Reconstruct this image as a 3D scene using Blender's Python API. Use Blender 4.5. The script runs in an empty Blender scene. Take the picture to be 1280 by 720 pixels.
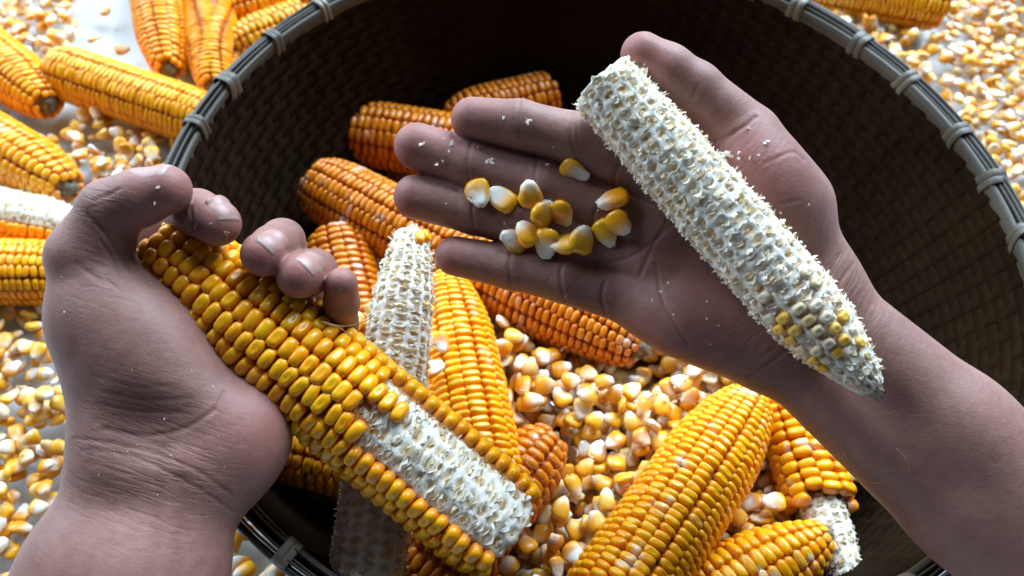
import bpy, math, random
import numpy as np
from mathutils import Vector, Matrix, Quaternion
from mathutils.bvhtree import BVHTree

rng = np.random.default_rng(7)
random.seed(7)
S = bpy.context.scene
C = S.collection

# ------------------------------------------------------------------ camera
FPX = 950.0                      # focal length in pixels of a 1280 wide picture
TILT, ROLL = math.radians(32.39), math.radians(3.395)
RIM_R, RIM_Z = 0.225, 0.12
CAMH = RIM_R / 0.723
CAM = np.array([-0.1224 * CAMH, -0.8187 * CAMH, RIM_Z + CAMH])
_c, _s = math.cos(ROLL), math.sin(ROLL)
_A = np.array([[_c, -_s, 0], [_s, _c, 0], [0, 0, 1]])
_c, _s = math.cos(TILT), math.sin(TILT)
_B = np.array([[1, 0, 0], [0, _c, -_s], [0, _s, _c]])
MC = _B @ _A
cd = bpy.data.cameras.new('camera')
cam = bpy.data.objects.new('camera', cd)
C.objects.link(cam)
m4 = np.eye(4); m4[:3, :3] = MC; m4[:3, 3] = CAM
cam.matrix_world = Matrix(m4.tolist())
cd.sensor_width = 36.0
cd.lens = 36.0 * FPX / 1280.0
cd.clip_start = 0.01
cd.clip_end = 50
cd.dof.use_dof = True
cd.dof.focus_distance = 0.30
cd.dof.aperture_fstop = cd.lens / 2.7
S.camera = cam

# ------------------------------------------------------------------ light
world = bpy.data.worlds.new('World')
S.world = world
world.use_nodes = True
bg = world.node_tree.nodes['Background']
bg.inputs['Color'].default_value = (0.74, 0.82, 1.0, 1)
bg.inputs['Strength'].default_value = 0.05

def area(name, loc, target, size, size_y, power, col):
    l = bpy.data.lights.new(name, 'AREA')
    l.shape = 'RECTANGLE'; l.size = size; l.size_y = size_y
    l.energy = power; l.color = col
    o = bpy.data.objects.new(name, l)
    C.objects.link(o)
    o.location = loc
    o.rotation_euler = (Vector(target) - Vector(loc)).to_track_quat('-Z', 'Y').to_euler()
    return o
area('window_light', (0.70, 1.80, 1.75), (0, 0, 0.12), 2.2, 1.8, 240, (0.66, 0.83, 1.0))
area('far_window_light', (-1.65, 1.15, 1.20), (0, 0, 0.12), 2.0, 1.7, 100, (0.66, 0.83, 1.0))

S.view_settings.view_transform = 'Standard'
S.view_settings.look = 'None'
S.view_settings.gamma = 1.0
S.view_settings.exposure = 0.0
S.view_settings.use_curve_mapping = False
S.render.engine = 'CYCLES'
S.cycles.max_bounces = 8
S.cycles.use_denoising = True

# ------------------------------------------------------------------ helpers
def cp(px, py, d):               # point in the modelling frame of the hands
    return np.array([(px - 640) * d / FPX, -(py - 360) * d / FPX, -d])
def W(px, py, d):                # the same as a world point
    return CAM + MC @ cp(px, py, d)
def WZ(px, py, z):               # world point at height z
    v = MC @ np.array([(px - 640) / FPX, -(py - 360) / FPX, -1.0])
    return CAM + v * ((z - CAM[2]) / v[2])
def to_px(P):
    q = (np.asarray(P) - CAM) @ MC
    return 640 + FPX * q[..., 0] / -q[..., 2], 360 - FPX * q[..., 1] / -q[..., 2], -q[..., 2]
def nrm(v):
    v = np.asarray(v, float); return v / max(1e-12, np.linalg.norm(v))

def mesh_np(name, V, F, mat=None, smooth=True, attrs=None):
    me = bpy.data.meshes.new(name)
    V = np.asarray(V, np.float32)
    if isinstance(F, np.ndarray):
        n, k = F.shape
        me.vertices.add(len(V)); me.vertices.foreach_set('co', V.ravel())
        me.loops.add(n * k); me.loops.foreach_set('vertex_index', F.astype(np.int32).ravel())
        me.polygons.add(n)
        me.polygons.foreach_set('loop_start', np.arange(0, n * k, k, dtype=np.int32))
        me.polygons.foreach_set('loop_total', np.full(n, k, np.int32))
        me.update(calc_edges=True)
    else:
        me.from_pydata(V.tolist(), [], F)
    if smooth:
        me.polygons.foreach_set('use_smooth', np.ones(len(me.polygons), bool))
    for k, a in (attrs or {}).items():
        at = me.attributes.new(k, 'FLOAT', 'POINT'); at.data.foreach_set('value', np.asarray(a, np.float32))
    if mat: me.materials.append(mat)
    me.validate()
    me.update()
    return me

def link(name, me, parent=None, mat4=None, label=None, cat=None, group=None, kind=None):
    o = bpy.data.objects.new(name, me)
    C.objects.link(o)
    if parent is not None: o.parent = parent
    if mat4 is not None: o.matrix_basis = Matrix(np.asarray(mat4).tolist())
    if label: o['label'] = label
    if cat: o['category'] = cat
    if group: o['group'] = group
    if kind: o['kind'] = kind
    return o

def frame(o, x, y, z):
    m = np.eye(4); m[:3, 0] = x; m[:3, 1] = y; m[:3, 2] = z; m[:3, 3] = o
    return m

def merge(parts):
    """parts: list of (V, F(tri/quad array), attr dict)"""
    Vs, Fs, at, n = [], [], {}, 0
    for V, F, A in parts:
        Vs.append(V); Fs.append(F + n); n += len(V)
        for k, a in A.items(): at.setdefault(k, []).append(a)
    return np.concatenate(Vs), np.concatenate(Fs), {k: np.concatenate(a) for k, a in at.items()}

def instance_merge(V, F, A, mats):
    """one base shape under many 4x4 matrices -> arrays"""
    mats = np.asarray(mats)
    N = len(mats)
    P = np.einsum('nij,vj->nvi', mats[:, :3, :3], V) + mats[:, None, :3, 3]
    FF = (F[None] + (np.arange(N) * len(V))[:, None, None]).reshape(-1, F.shape[1])
    return P.reshape(-1, 3), FF, {k: np.tile(a, N) for k, a in A.items()}

def ring_mesh(rings, close_bottom=True, close_top=True):
    """rings: list of (n,3) arrays; quads (fans as degenerate-free tris merged to quads list)"""
    n = len(rings[0])
    V = np.concatenate(rings)
    F = []
    for i in range(len(rings) - 1):
        a, b = i * n, (i + 1) * n
        for j in range(n):
            k = (j + 1) % n
            F.append((a + j, a + k, b + k, b + j))
    return V, F

# ------------------------------------------------------------------ materials
def mat(name):
    m = bpy.data.materials.new(name); m.use_nodes = True
    nt = m.node_tree
    return m, nt, nt.nodes['Principled BSDF']
def N(nt, t, **kw):
    n = nt.nodes.new(t)
    for k, v in kw.items():
        if k.startswith('i_'):
            key = k[2:]
            n.inputs[int(key) if key.isdigit() else key.replace('_', ' ')].default_value = v
        else: setattr(n, k, v)
    return n
def ramp(nt, fac, stops):
    r = nt.nodes.new('ShaderNodeValToRGB')
    e = r.color_ramp.elements
    while len(e) < len(stops): e.new(0.5)
    for i, (p, c) in enumerate(stops):
        e[i].position = p; e[i].color = (*c, 1)
    nt.links.new(fac, r.inputs[0])
    return r.outputs[0]
def mix(nt, fac, a, b, mode='MIX'):
    n = nt.nodes.new('ShaderNodeMix'); n.data_type = 'RGBA'; n.blend_type = mode
    for sock, v in ((n.inputs[0], fac), (n.inputs[6], a), (n.inputs[7], b)):
        if isinstance(v, (int, float)): sock.default_value = v
        elif isinstance(v, tuple): sock.default_value = (*v, 1)
        else: nt.links.new(v, sock)
    return n.outputs[2]
def bump(nt, bsdf, height, strength=0.3, dist=0.001, prev=None):
    b = N(nt, 'ShaderNodeBump', i_Strength=strength, i_Distance=dist)
    nt.links.new(height, b.inputs['Height'])
    if prev is not None: nt.links.new(prev, b.inputs['Normal'])
    nt.links.new(b.outputs[0], bsdf.inputs['Normal'])
    return b.outputs[0]
def noise(nt, scale, detail=3, rough=0.55, vec=None, dist=0.0):
    n = N(nt, 'ShaderNodeTexNoise', i_Scale=scale, i_Detail=detail, i_Roughness=rough, i_Distortion=dist)
    if vec is not None: nt.links.new(vec, n.inputs['Vector'])
    return n.outputs[0]
def objvec(nt): return N(nt, 'ShaderNodeTexCoord').outputs['Object']
def geopos(nt): return N(nt, 'ShaderNodeNewGeometry').outputs['Position']
def rnd(nt):
    a = N(nt, 'ShaderNodeObjectInfo').outputs['Random']
    b = N(nt, 'ShaderNodeNewGeometry').outputs['Random Per Island']
    s = N(nt, 'ShaderNodeMath', operation='ADD'); nt.links.new(a, s.inputs[0]); nt.links.new(b, s.inputs[1])
    f = N(nt, 'ShaderNodeMath', operation='FRACT'); nt.links.new(s.outputs[0], f.inputs[0])
    return f.outputs[0]
def attr(nt, name): return N(nt, 'ShaderNodeAttribute', attribute_name=name).outputs['Fac']

def kernel_material(name, stops, white=(0.80, 0.74, 0.60), rough=0.28, dust=0.0, vary=False):
    m, nt, b = mat(name)
    col = ramp(nt, rnd(nt), stops)
    pos = geopos(nt)
    n = noise(nt, 260, 2, vec=pos)
    col = mix(nt, 0.35, col, ramp(nt, n, [(0.3, (0.75, 0.75, 0.75)), (0.7, (1.1, 1.1, 1.1))]), 'MULTIPLY')
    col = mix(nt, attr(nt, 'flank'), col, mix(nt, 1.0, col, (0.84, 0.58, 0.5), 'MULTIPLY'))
    wf = attr(nt, 'white')
    if vary:
        r2 = N(nt, 'ShaderNodeMath', operation='MULTIPLY_ADD'); r2.inputs[1].default_value = 7.31; r2.inputs[2].default_value = 0.2
        nt.links.new(rnd(nt), r2.inputs[0])
        f2 = N(nt, 'ShaderNodeMath', operation='FRACT'); nt.links.new(r2.outputs[0], f2.inputs[0])
        amt = ramp(nt, f2.outputs[0], [(0.0, (0.4, 0.4, 0.4)), (0.35, (0.9, 0.9, 0.9)), (0.7, (1.2, 1.2, 1.2)), (1.0, (1.6, 1.6, 1.6))])
        pat = ramp(nt, noise(nt, 190, 3, 0.6, vec=pos), [(0.35, (0.35, 0.35, 0.35)), (0.6, (1.15, 1.15, 1.15))])
        wf = mix(nt, 1.0, mix(nt, 1.0, wf, amt, 'MULTIPLY'), pat, 'MULTIPLY')
    col = mix(nt, wf, col, white)
    if dust:
        d = noise(nt, 75, 4, vec=pos)
        col = mix(nt, ramp(nt, d, [(0.60, (0, 0, 0)), (0.70, (dust, dust, dust))]), col, (0.82, 0.78, 0.70))
    nt.links.new(col, b.inputs['Base Color'])
    rr = N(nt, 'ShaderNodeMapRange', i_3=rough, i_4=rough + 0.4)
    nt.links.new(attr(nt, 'white'), rr.inputs[0]); nt.links.new(rr.outputs[0], b.inputs['Roughness'])
    b.inputs['Subsurface Weight'].default_value = 0.25
    b.inputs['Subsurface Radius'].default_value = (1.0, 0.5, 0.12)
    b.inputs['Subsurface Scale'].default_value = 0.002
    bump(nt, b, noise(nt, 900, 2, vec=pos), 0.10, 0.0005)
    return m
KY = [(0.0, (0.93, 0.36, 0.003)), (0.35, (0.96, 0.42, 0.003)), (0.7, (0.97, 0.475, 0.004)), (0.93, (0.93, 0.38, 0.003)), (1.0, (0.86, 0.44, 0.05))]
M_KERN = kernel_material('kernel_yellow', KY)
M_KERN_D = kernel_material('kernel_dusty', KY, dust=0.55)
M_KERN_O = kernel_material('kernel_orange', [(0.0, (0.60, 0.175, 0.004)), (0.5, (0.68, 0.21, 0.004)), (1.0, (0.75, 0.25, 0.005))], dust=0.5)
M_KERN_F = kernel_material('kernel_floor_orange', [(0.0, (0.88, 0.32, 0.005)), (0.5, (0.94, 0.39, 0.005)), (1.0, (0.96, 0.45, 0.006))], dust=0.4)
M_LOOSE = kernel_material('kernel_loose', [(0.0, (0.70, 0.26, 0.008)), (0.3, (0.82, 0.36, 0.010)), (0.65, (0.86, 0.43, 0.014)), (0.88, (0.82, 0.48, 0.07)), (1.0, (0.80, 0.60, 0.30))], white=(0.84, 0.81, 0.74), rough=0.32, dust=0.45, vary=True)
M_PALMK = kernel_material('kernel_fresh', [(0.0, (0.88, 0.33, 0.004)), (0.5, (0.92, 0.40, 0.006)), (1.0, (0.90, 0.45, 0.015))], white=(0.86, 0.84, 0.76), rough=0.3)

def cob_material():
    m, nt, b = mat('cob_core')
    pos = geopos(nt)
    n = noise(nt, 300, 4, vec=pos)
    white = mix(nt, n, (0.72, 0.69, 0.60), (0.86, 0.84, 0.78))
    col = mix(nt, attr(nt, 'pit'), white, mix(nt, noise(nt, 120, 2, vec=pos), (0.72, 0.46, 0.18), (0.88, 0.70, 0.42)))
    col = mix(nt, attr(nt, 'covered'), col, (0.42, 0.19, 0.04))
    nt.links.new(col, b.inputs['Base Color'])
    b.inputs['Roughness'].default_value = 0.85
    bump(nt, b, n, 0.6, 0.001)
    return m
M_COB = cob_material()
def chaff_material():
    m, nt, b = mat('cob_chaff')
    r = rnd(nt)
    col = ramp(nt, r, [(0.0, (0.90, 0.88, 0.82)), (0.5, (0.87, 0.82, 0.70)), (0.85, (0.82, 0.71, 0.50)), (1.0, (0.72, 0.54, 0.30))])
    nt.links.new(col, b.inputs['Base Color'])
    b.inputs['Roughness'].default_value = 0.6
    tr = N(nt, 'ShaderNodeBsdfTranslucent'); nt.links.new(col, tr.inputs[0])
    ms = N(nt, 'ShaderNodeMixShader', i_0=0.35)
    nt.links.new(b.outputs[0], ms.inputs[1]); nt.links.new(tr.outputs[0], ms.inputs[2])
    nt.links.new(ms.outputs[0], nt.nodes['Material Output'].inputs[0])
    return m
M_CHAFF = chaff_material()
def simple(name, c1, c2, scale, rough, bs=0.3, bd=0.001, stretch=None):
    m, nt, b = mat(name)
    v = objvec(nt)
    if stretch:
        mp = N(nt, 'ShaderNodeMapping'); mp.inputs['Scale'].default_value = stretch
        nt.links.new(v, mp.inputs[0]); v = mp.outputs[0]
    n = noise(nt, scale, 5, 0.6, vec=v)
    nt.links.new(ramp(nt, n, [(0.3, c1), (0.7, c2)]), b.inputs['Base Color'])
    b.inputs['Roughness'].default_value = rough
    bump(nt, b, n, bs, bd)
    return m
M_CORE = simple('kernel_seat', (0.28, 0.11, 0.015), (0.45, 0.20, 0.04), 300, 0.7)
M_STALK = simple('dry_stalk', (0.06, 0.045, 0.03), (0.30, 0.24, 0.15), 400, 0.8)
M_STALK2 = simple('dry_cob_tip', (0.22, 0.17, 0.10), (0.55, 0.48, 0.36), 500, 0.85)
M_SILK = simple('corn_silk', (0.25, 0.10, 0.04), (0.50, 0.28, 0.12), 200, 0.6)

def skin_material():
    m, nt, b = mat('skin')
    pos = objvec(nt)
    n1 = noise(nt, 30, 6, 0.68, vec=pos)
    n2 = noise(nt, 240, 3, vec=pos)
    col = ramp(nt, n1, [(0.25, (0.200, 0.093, 0.075)), (0.75, (0.300, 0.154, 0.122))])
    col = mix(nt, attr(nt, 'flush'), col, (0.36, 0.115, 0.100))
    col = mix(nt, 0.35, col, ramp(nt, n2, [(0.3, (0.8, 0.76, 0.76)), (0.7, (1.1, 1.1, 1.1))]), 'MULTIPLY')
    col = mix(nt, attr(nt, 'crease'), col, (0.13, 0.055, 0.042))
    nt.links.new(col, b.inputs['Base Color'])
    rr = N(nt, 'ShaderNodeMapRange', i_3=0.45, i_4=0.64); nt.links.new(n2, rr.inputs[0])
    nt.links.new(rr.outputs[0], b.inputs['Roughness'])
    b.inputs['Subsurface Weight'].default_value = 0.30
    b.inputs['Subsurface Radius'].default_value = (1.0, 0.36, 0.2)
    b.inputs['Subsurface Scale'].default_value = 0.004
    b.inputs['Specular IOR Level'].default_value = 0.36
    vo = N(nt, 'ShaderNodeTexVoronoi', feature='DISTANCE_TO_EDGE', i_Scale=620.0)
    wv = N(nt, 'ShaderNodeVectorMath', operation='ADD')
    nz = N(nt, 'ShaderNodeTexNoise', i_Scale=300.0); nt.links.new(pos, nz.inputs['Vector'])
    sc = N(nt, 'ShaderNodeVectorMath', operation='SCALE'); sc.inputs[3].default_value = 0.004
    nt.links.new(nz.outputs[1], sc.inputs[0]); nt.links.new(pos, wv.inputs[0]); nt.links.new(sc.outputs[0], wv.inputs[1])
    nt.links.new(wv.outputs[0], vo.inputs['Vector'])
    p = bump(nt, b, vo.outputs['Distance'], 0.16, 0.0006)
    p = bump(nt, b, n2, 0.16, 0.0010, p)
    cx = N(nt, 'ShaderNodeCombineXYZ'); nt.links.new(attr(nt, 'along'), cx.inputs[0]); nt.links.new(attr(nt, 'across'), cx.inputs[1])
    mp = N(nt, 'ShaderNodeMapping'); mp.inputs['Scale'].default_value = (520, 62, 1); nt.links.new(cx.outputs[0], mp.inputs[0])
    fine = noise(nt, 1.0, 3, 0.6, vec=mp.outputs[0], dist=0.6)
    rd = ramp(nt, fine, [(0.40, (0, 0, 0)), (0.52, (1, 1, 1))])
    wm = N(nt, 'ShaderNodeMath', operation='MULTIPLY'); nt.links.new(rd, wm.inputs[0]); nt.links.new(attr(nt, 'wrinkle'), wm.inputs[1])
    p = bump(nt, b, wm.outputs[0], 0.38, 0.0007, p)
    return m
M_SKIN = skin_material()
def nail_material():
    m, nt, b = mat('fingernail')
    n = noise(nt, 150, 3, vec=objvec(nt))
    c = ramp(nt, n, [(0.3, (0.30, 0.155, 0.13)), (0.7, (0.36, 0.20, 0.17))])
    c = mix(nt, attr(nt, 'white'), c, (0.60, 0.50, 0.42))
    nt.links.new(c, b.inputs['Base Color'])
    b.inputs['Roughness'].default_value = 0.42
    b.inputs['Subsurface Weight'].default_value = 0.2
    b.inputs['Subsurface Scale'].default_value = 0.002
    return m
M_NAIL = nail_material()

def bamboo(name, c1, c2, c3, rough=0.6, spec=0.5, tone=1.0, relief=0.5):
    m, nt, b = mat(name)
    uv = N(nt, 'ShaderNodeAttribute', attribute_name='along').outputs['Fac']
    ac = N(nt, 'ShaderNodeAttribute', attribute_name='across').outputs['Fac']
    cx = N(nt, 'ShaderNodeCombineXYZ'); nt.links.new(uv, cx.inputs[0]); nt.links.new(ac, cx.inputs[1])
    oi = N(nt, 'ShaderNodeObjectInfo'); nt.links.new(oi.outputs['Random'], cx.inputs[2])
    mp = N(nt, 'ShaderNodeMapping'); mp.inputs['Scale'].default_value = (12, 900, 40)
    nt.links.new(cx.outputs[0], mp.inputs[0])
    fib = noise(nt, 1.0, 4, 0.6, vec=mp.outputs[0])
    st = noise(nt, 22, 4, 0.6, vec=geopos(nt))
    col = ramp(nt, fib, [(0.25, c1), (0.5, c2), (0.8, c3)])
    col = mix(nt, 0.7, col, ramp(nt, st, [(0.3, (0.45, 0.42, 0.4)), (0.65, (1.1, 1.1, 1.1))]), 'MULTIPLY')
    col = mix(nt, tone, col, ramp(nt, oi.outputs['Random'], [(0.0, (0.55, 0.53, 0.5)), (1.0, (1.25, 1.22, 1.15))]), 'MULTIPLY')
    nt.links.new(col, b.inputs['Base Color'])
    b.inputs['Roughness'].default_value = rough
    bump(nt, b, fib, relief, 0.0010)
    b.inputs['Specular IOR Level'].default_value = spec
    return m
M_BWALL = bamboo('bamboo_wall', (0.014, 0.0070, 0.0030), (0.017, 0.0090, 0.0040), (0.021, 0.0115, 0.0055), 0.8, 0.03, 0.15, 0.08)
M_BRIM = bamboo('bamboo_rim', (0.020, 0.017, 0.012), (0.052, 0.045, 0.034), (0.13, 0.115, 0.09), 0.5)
M_BIND = bamboo('rattan_binding', (0.10, 0.088, 0.07), (0.16, 0.143, 0.115), (0.24, 0.22, 0.18), 0.5)

def tarp_material():
    m, nt, b = mat('tarpaulin')
    pos = geopos(nt)
    n = noise(nt, 9, 5, 0.6, vec=pos)
    col = ramp(nt, n, [(0.3, (0.50, 0.53, 0.55)), (0.7, (0.66, 0.69, 0.71))])
    d = noise(nt, 60, 5, 0.7, vec=pos)
    col = mix(nt, ramp(nt, d, [(0.60, (0, 0, 0)), (0.72, (0.5, 0.5, 0.5))]), col, (0.30, 0.26, 0.20))
    nt.links.new(col, b.inputs['Base Color'])
    b.inputs['Roughness'].default_value = 0.5
    wx = N(nt, 'ShaderNodeTexWave', i_Scale=260.0, i_Distortion=0.3); nt.links.new(pos, wx.inputs['Vector'])
    p = bump(nt, b, wx.outputs[1], 0.12, 0.0004)
    bump(nt, b, n, 0.3, 0.004, p)
    return m
M_TARP = tarp_material()

# ------------------------------------------------------------------ floor
def build_floor():
    n = 160
    g = np.linspace(-1, 1, n)
    ax = np.sign(g) * (0.55 * np.abs(g) + 1.45 * np.abs(g) ** 4)
    X, Y = np.meshgrid(ax, ax, indexing='ij')
    Z = np.zeros_like(X)
    r2 = np.random.default_rng(3)
    for k in range(26):
        a = r2.uniform(0, math.pi); f = r2.uniform(12, 70); ph = r2.uniform(0, 6.28)
        u = X * math.cos(a) + Y * math.sin(a)
        Z += (0.055 / f) * np.abs(np.sin(u * f * 0.5 + ph + 1.5 * np.sin(3 * (X - Y) + k))) ** 1.5 * 0.5
    Z -= Z.max() + 0.0005
    R = np.hypot(X, Y)
    V = np.stack([X, Y, Z], -1).reshape(-1, 3)
    i = np.arange(n * n).reshape(n, n)
    F = np.stack([i[:-1, :-1], i[1:, :-1], i[1:, 1:], i[:-1, 1:]], -1).reshape(-1, 4)
    link('floor', mesh_np('floor', V, F, M_TARP), kind='structure')
build_floor()

# ------------------------------------------------------------------ basket
BASE_R = 0.165
def wall_r(z):                    # inner wall radius by height
    t = np.clip((z - 0.006) / (RIM_Z - 0.006), 0, 1)
    return BASE_R + (RIM_R - 0.006 - BASE_R) * t ** 0.62
def sweep(path, sec, closed, up=None):
    """path (n,3), frames (n,3,3) rows = u,v; sec (k,2)"""
    P, U, Vv = path
    n, k = len(P), len(sec)
    V = P[:, None] + sec[None, :, 0:1] * U[:, None] + sec[None, :, 1:2] * Vv[:, None]
    i = np.arange(n * k).reshape(n, k)
    j = np.roll(i, -1, 1)
    a, b, c, d = i[:-1], i[1:], j[1:], j[:-1]
    if closed:
        a, b, c, d = i, np.roll(i, -1, 0), np.roll(j, -1, 0), j
    F = np.stack([a, b, c, d], -1).reshape(-1, 4)
    V = V.reshape(-1, 3)
    if not closed:
        # cap the ends with quads when the section has 4 corners or more
        caps = []
        for base in (0, (n - 1) * k):
            for q in range(1, k - 2, 2):
                caps.append([base, base + q, base + q + 1, base + q + 2])
        F = np.concatenate([F, np.array(caps)])
    L = np.concatenate([[0], np.cumsum(np.linalg.norm(np.diff(P, axis=0), axis=1))])
    at = {'along': np.repeat(L, k), 'across': np.tile(sec[:, 0] + sec[:, 1] * 1.3, n)}
    return V, F, at
def rsec(w, h, r=0.25):          # rounded rectangle, 8 corners
    a, b = w / 2, h / 2
    c = min(a, b) * r * 2
    return np.array([(-a, -b + c), (-a + c, -b), (a - c, -b), (a, -b + c), (a, b - c), (a - c, b), (-a + c, b), (-a, b - c)])

def hoop(r, z, sec, n=200, wob=0.0006, seed=0, start=0, end=2 * math.pi, closed=True):
    q = np.random.default_rng(seed)
    a = np.linspace(start, end, n, endpoint=not closed)
    rr = r + sum(wob * q.normal() * np.sin(k * a + q.uniform(0, 6.28)) for k in range(2, 7))
    zz = z + sum(wob * q.normal() * np.sin(k * a + q.uniform(0, 6.28)) for k in range(2, 7))
    U = np.stack([np.cos(a), np.sin(a), 0 * a], 1)
    P = U * rr[:, None] + np.stack([0 * a, 0 * a, zz], 1)
    return sweep((P, U, np.tile([0, 0, 1.0], (n, 1))), sec, closed)

def oval(a):                      # the worn basket bulges on one side
    d = (np.asarray(a) + math.radians(22) + math.pi) % (2 * math.pi) - math.pi
    return 1 + 0.050 * np.exp(-(d / math.radians(30)) ** 2)
def build_basket():
    root = link('bamboo_basket', None, label='round dark woven bamboo basket with bound rim holding corn', cat='basket')
    def part(name, V, F, at, m, parent=root, **kw):
        V = np.array(V); V[:, :2] *= oval(np.arctan2(V[:, 1], V[:, 0]))[:, None]
        return link(name, mesh_np(name, V, F, m, attrs=at), parent, **kw)
    # solid shell added behind the weave to block light leaks
    zz = np.linspace(0.006, RIM_Z - 0.004, 14); n = 96
    a = np.linspace(0, 2 * math.pi, n, endpoint=False)
    def shell(off):
        r = wall_r(zz) + off
        return np.stack([r[:, None] * np.cos(a), r[:, None] * np.sin(a), np.repeat(zz[:, None], n, 1)], -1)
    outer = shell(0.0045); inner = shell(0.0030)
    allr = np.concatenate([inner[::-1], outer])    # from rim down inside, then up outside
    m_, V = len(allr), allr.reshape(-1, 3)
    i = np.arange(m_ * n).reshape(m_, n); j = np.roll(i, -1, 1)
    F = np.stack([i[:-1], j[:-1], j[1:], i[1:]], -1).reshape(-1, 4)
    at = {'along': V[:, 2], 'across': np.arctan2(V[:, 1], V[:, 0]) * 0.2}
    part('leak_shell', V, F, at, M_BWALL)
    # floor disc of the basket: plaited bottom
    rb = np.linspace(0.0, BASE_R + 0.003, 12)
    X = np.stack([rb[:, None] * np.cos(a), rb[:, None] * np.sin(a), np.full((12, n), 0.0065)], -1)
    X[:, :, 2] += 0.0006 * np.sin(X[:, :, 0] * 500) * np.sin(X[:, :, 1] * 500)
    Y = X.copy(); Y[:, :, 2] -= 0.004
    allr = np.concatenate([X, Y[::-1]]); m_ = len(allr); V = allr.reshape(-1, 3)
    i = np.arange(m_ * n).reshape(m_, n); j = np.roll(i, -1, 1)
    F = np.stack([i[:-1], j[:-1], j[1:], i[1:]], -1).reshape(-1, 4)
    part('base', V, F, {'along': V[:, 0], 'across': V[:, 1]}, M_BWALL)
    # weavers and stakes
    NS = 104
    nb = 17
    edges = np.linspace(0.010, RIM_Z - 0.008, nb + 1)
    na = NS * 6
    aa = np.linspace(0, 2 * math.pi, na, endpoint=False)
    for b_ in range(nb):
        z0, z1 = edges[b_] + 0.0001, edges[b_ + 1] - 0.0001
        zc = (z0 + z1) / 2
        U = np.stack([np.cos(aa), np.sin(aa), 0 * aa], 1)
        sl = (wall_r(z1) - wall_r(z0)) / (z1 - z0)
        for side in (-1, 1):
            # inner face (side -1) and outer face (side 1) of the same strip share one undulating path
            pass
        und = 0.00012 * np.cos(aa * NS / 2 + math.pi * b_)
        P = U * (wall_r(zc) + 0.0004 + und)[:, None] + np.stack([0 * aa, 0 * aa, np.full(na, zc)], 1)
        up = np.stack([sl * np.cos(aa), sl * np.sin(aa), np.ones(na)], 1); up /= np.linalg.norm(up, axis=1)[:, None]
        V, F, at = sweep((P, U, up), rsec(0.0011, (z1 - z0) * math.hypot(1, sl), 0.06), True)
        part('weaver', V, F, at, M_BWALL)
    zs = np.linspace(0.008, RIM_Z - 0.004, 34)
    frac = (zs - edges[0]) / (edges[1] - edges[0])
    me = None
    for par in (0, 1):
        und = -0.00012 * np.cos(math.pi * (frac - 0.5) + math.pi * par) 
        P = np.stack([wall_r(zs) + 0.0004 + und, 0 * zs, zs], 1)
        T = np.gradient(P, axis=0); T /= np.linalg.norm(T, axis=1)[:, None]
        Uv = np.tile([0, 1.0, 0], (len(zs), 1)); Nn = np.cross(Uv, T)
        V, F, at = sweep((P, Uv, Nn), rsec(0.0098, 0.0009, 0.06), False)
        me = mesh_np('stake', V, F, M_BWALL, attrs=at)
        for k in range(par, NS, 2):
            o = link('stake', me, root, Matrix.Rotation(2 * math.pi * k / NS, 4, 'Z') @ Matrix.Scale(float(oval(2 * math.pi * k / NS)), 4, (1, 0, 0)))
    # rim hoops
    part('inner_hoop', *hoop(RIM_R - 0.0068, RIM_Z - 0.007, rsec(0.0028, 0.014, 0.3), 240, seed=1), M_BRIM)
    part('outer_hoop', *hoop(RIM_R + 0.0012, RIM_Z - 0.007, rsec(0.0030, 0.014, 0.3), 240, seed=2), M_BRIM)
    for k, (dr, dz, w) in enumerate([(-0.0046, 0.0003, 0.0013), (-0.0034, 0.0014, 0.0012), (-0.0021, 0.0006, 0.0012), (-0.0010, 0.0013, 0.0012)]):
        part('rim_strand', *hoop(RIM_R + dr, RIM_Z + dz, rsec(w, 0.0022, 0.4), 240, 0.0009 * 0.5, seed=5 + k), M_BRIM)
    # bindings: two turns of split rattan across the rim every ~42 mm
    nbind = 33
    cen = RIM_R - 0.0028
    th = np.linspace(0, 2 * math.pi, 22, endpoint=False)
    hw, hh = 0.0058, 0.0092
    loop = np.stack([hw * np.sign(np.cos(th)) * np.abs(np.cos(th)) ** 0.55, hh * np.sign(np.sin(th)) * np.abs(np.sin(th)) ** 0.6], 1)
    parts = []
    for off, sk in ((-0.0024, 0.0006), (0.0024, -0.0004)):
        P = np.stack([loop[:, 0], off + sk * np.sign(loop[:, 1]) + 0 * th, loop[:, 1] - 0.0062], 1)
        T = np.roll(P, -1, 0) - np.roll(P, 1, 0); T /= np.linalg.norm(T, axis=1)[:, None]
        Uv = np.tile([0, 1.0, 0], (len(th), 1)); Nn = np.cross(T, Uv)
        parts.append(sweep((P, Uv, Nn), rsec(0.0038, 0.0008, 0.3), True))
    V, F, at = merge(parts)
    meb = mesh_np('binding', V, F, M_BIND, attrs=at)
    q = np.random.default_rng(11)
    a0 = math.atan2(*(WZ(1142, 97, RIM_Z)[[1, 0]]))
    for k in range(nbind):
        a_ = a0 + 2 * math.pi * k / nbind + q.normal() * 0.022
        m = Matrix.Rotation(a_, 4, 'Z') @ Matrix.Translation((cen * float(oval(a_)), 0, RIM_Z)) @ Matrix.Rotation(q.normal() * 0.16, 4, 'X') @ Matrix.Scale(q.uniform(0.8, 1.25), 4, (0, 1, 0))
        link('binding', meb, root, np.array(m))
    return root
build_basket()

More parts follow.
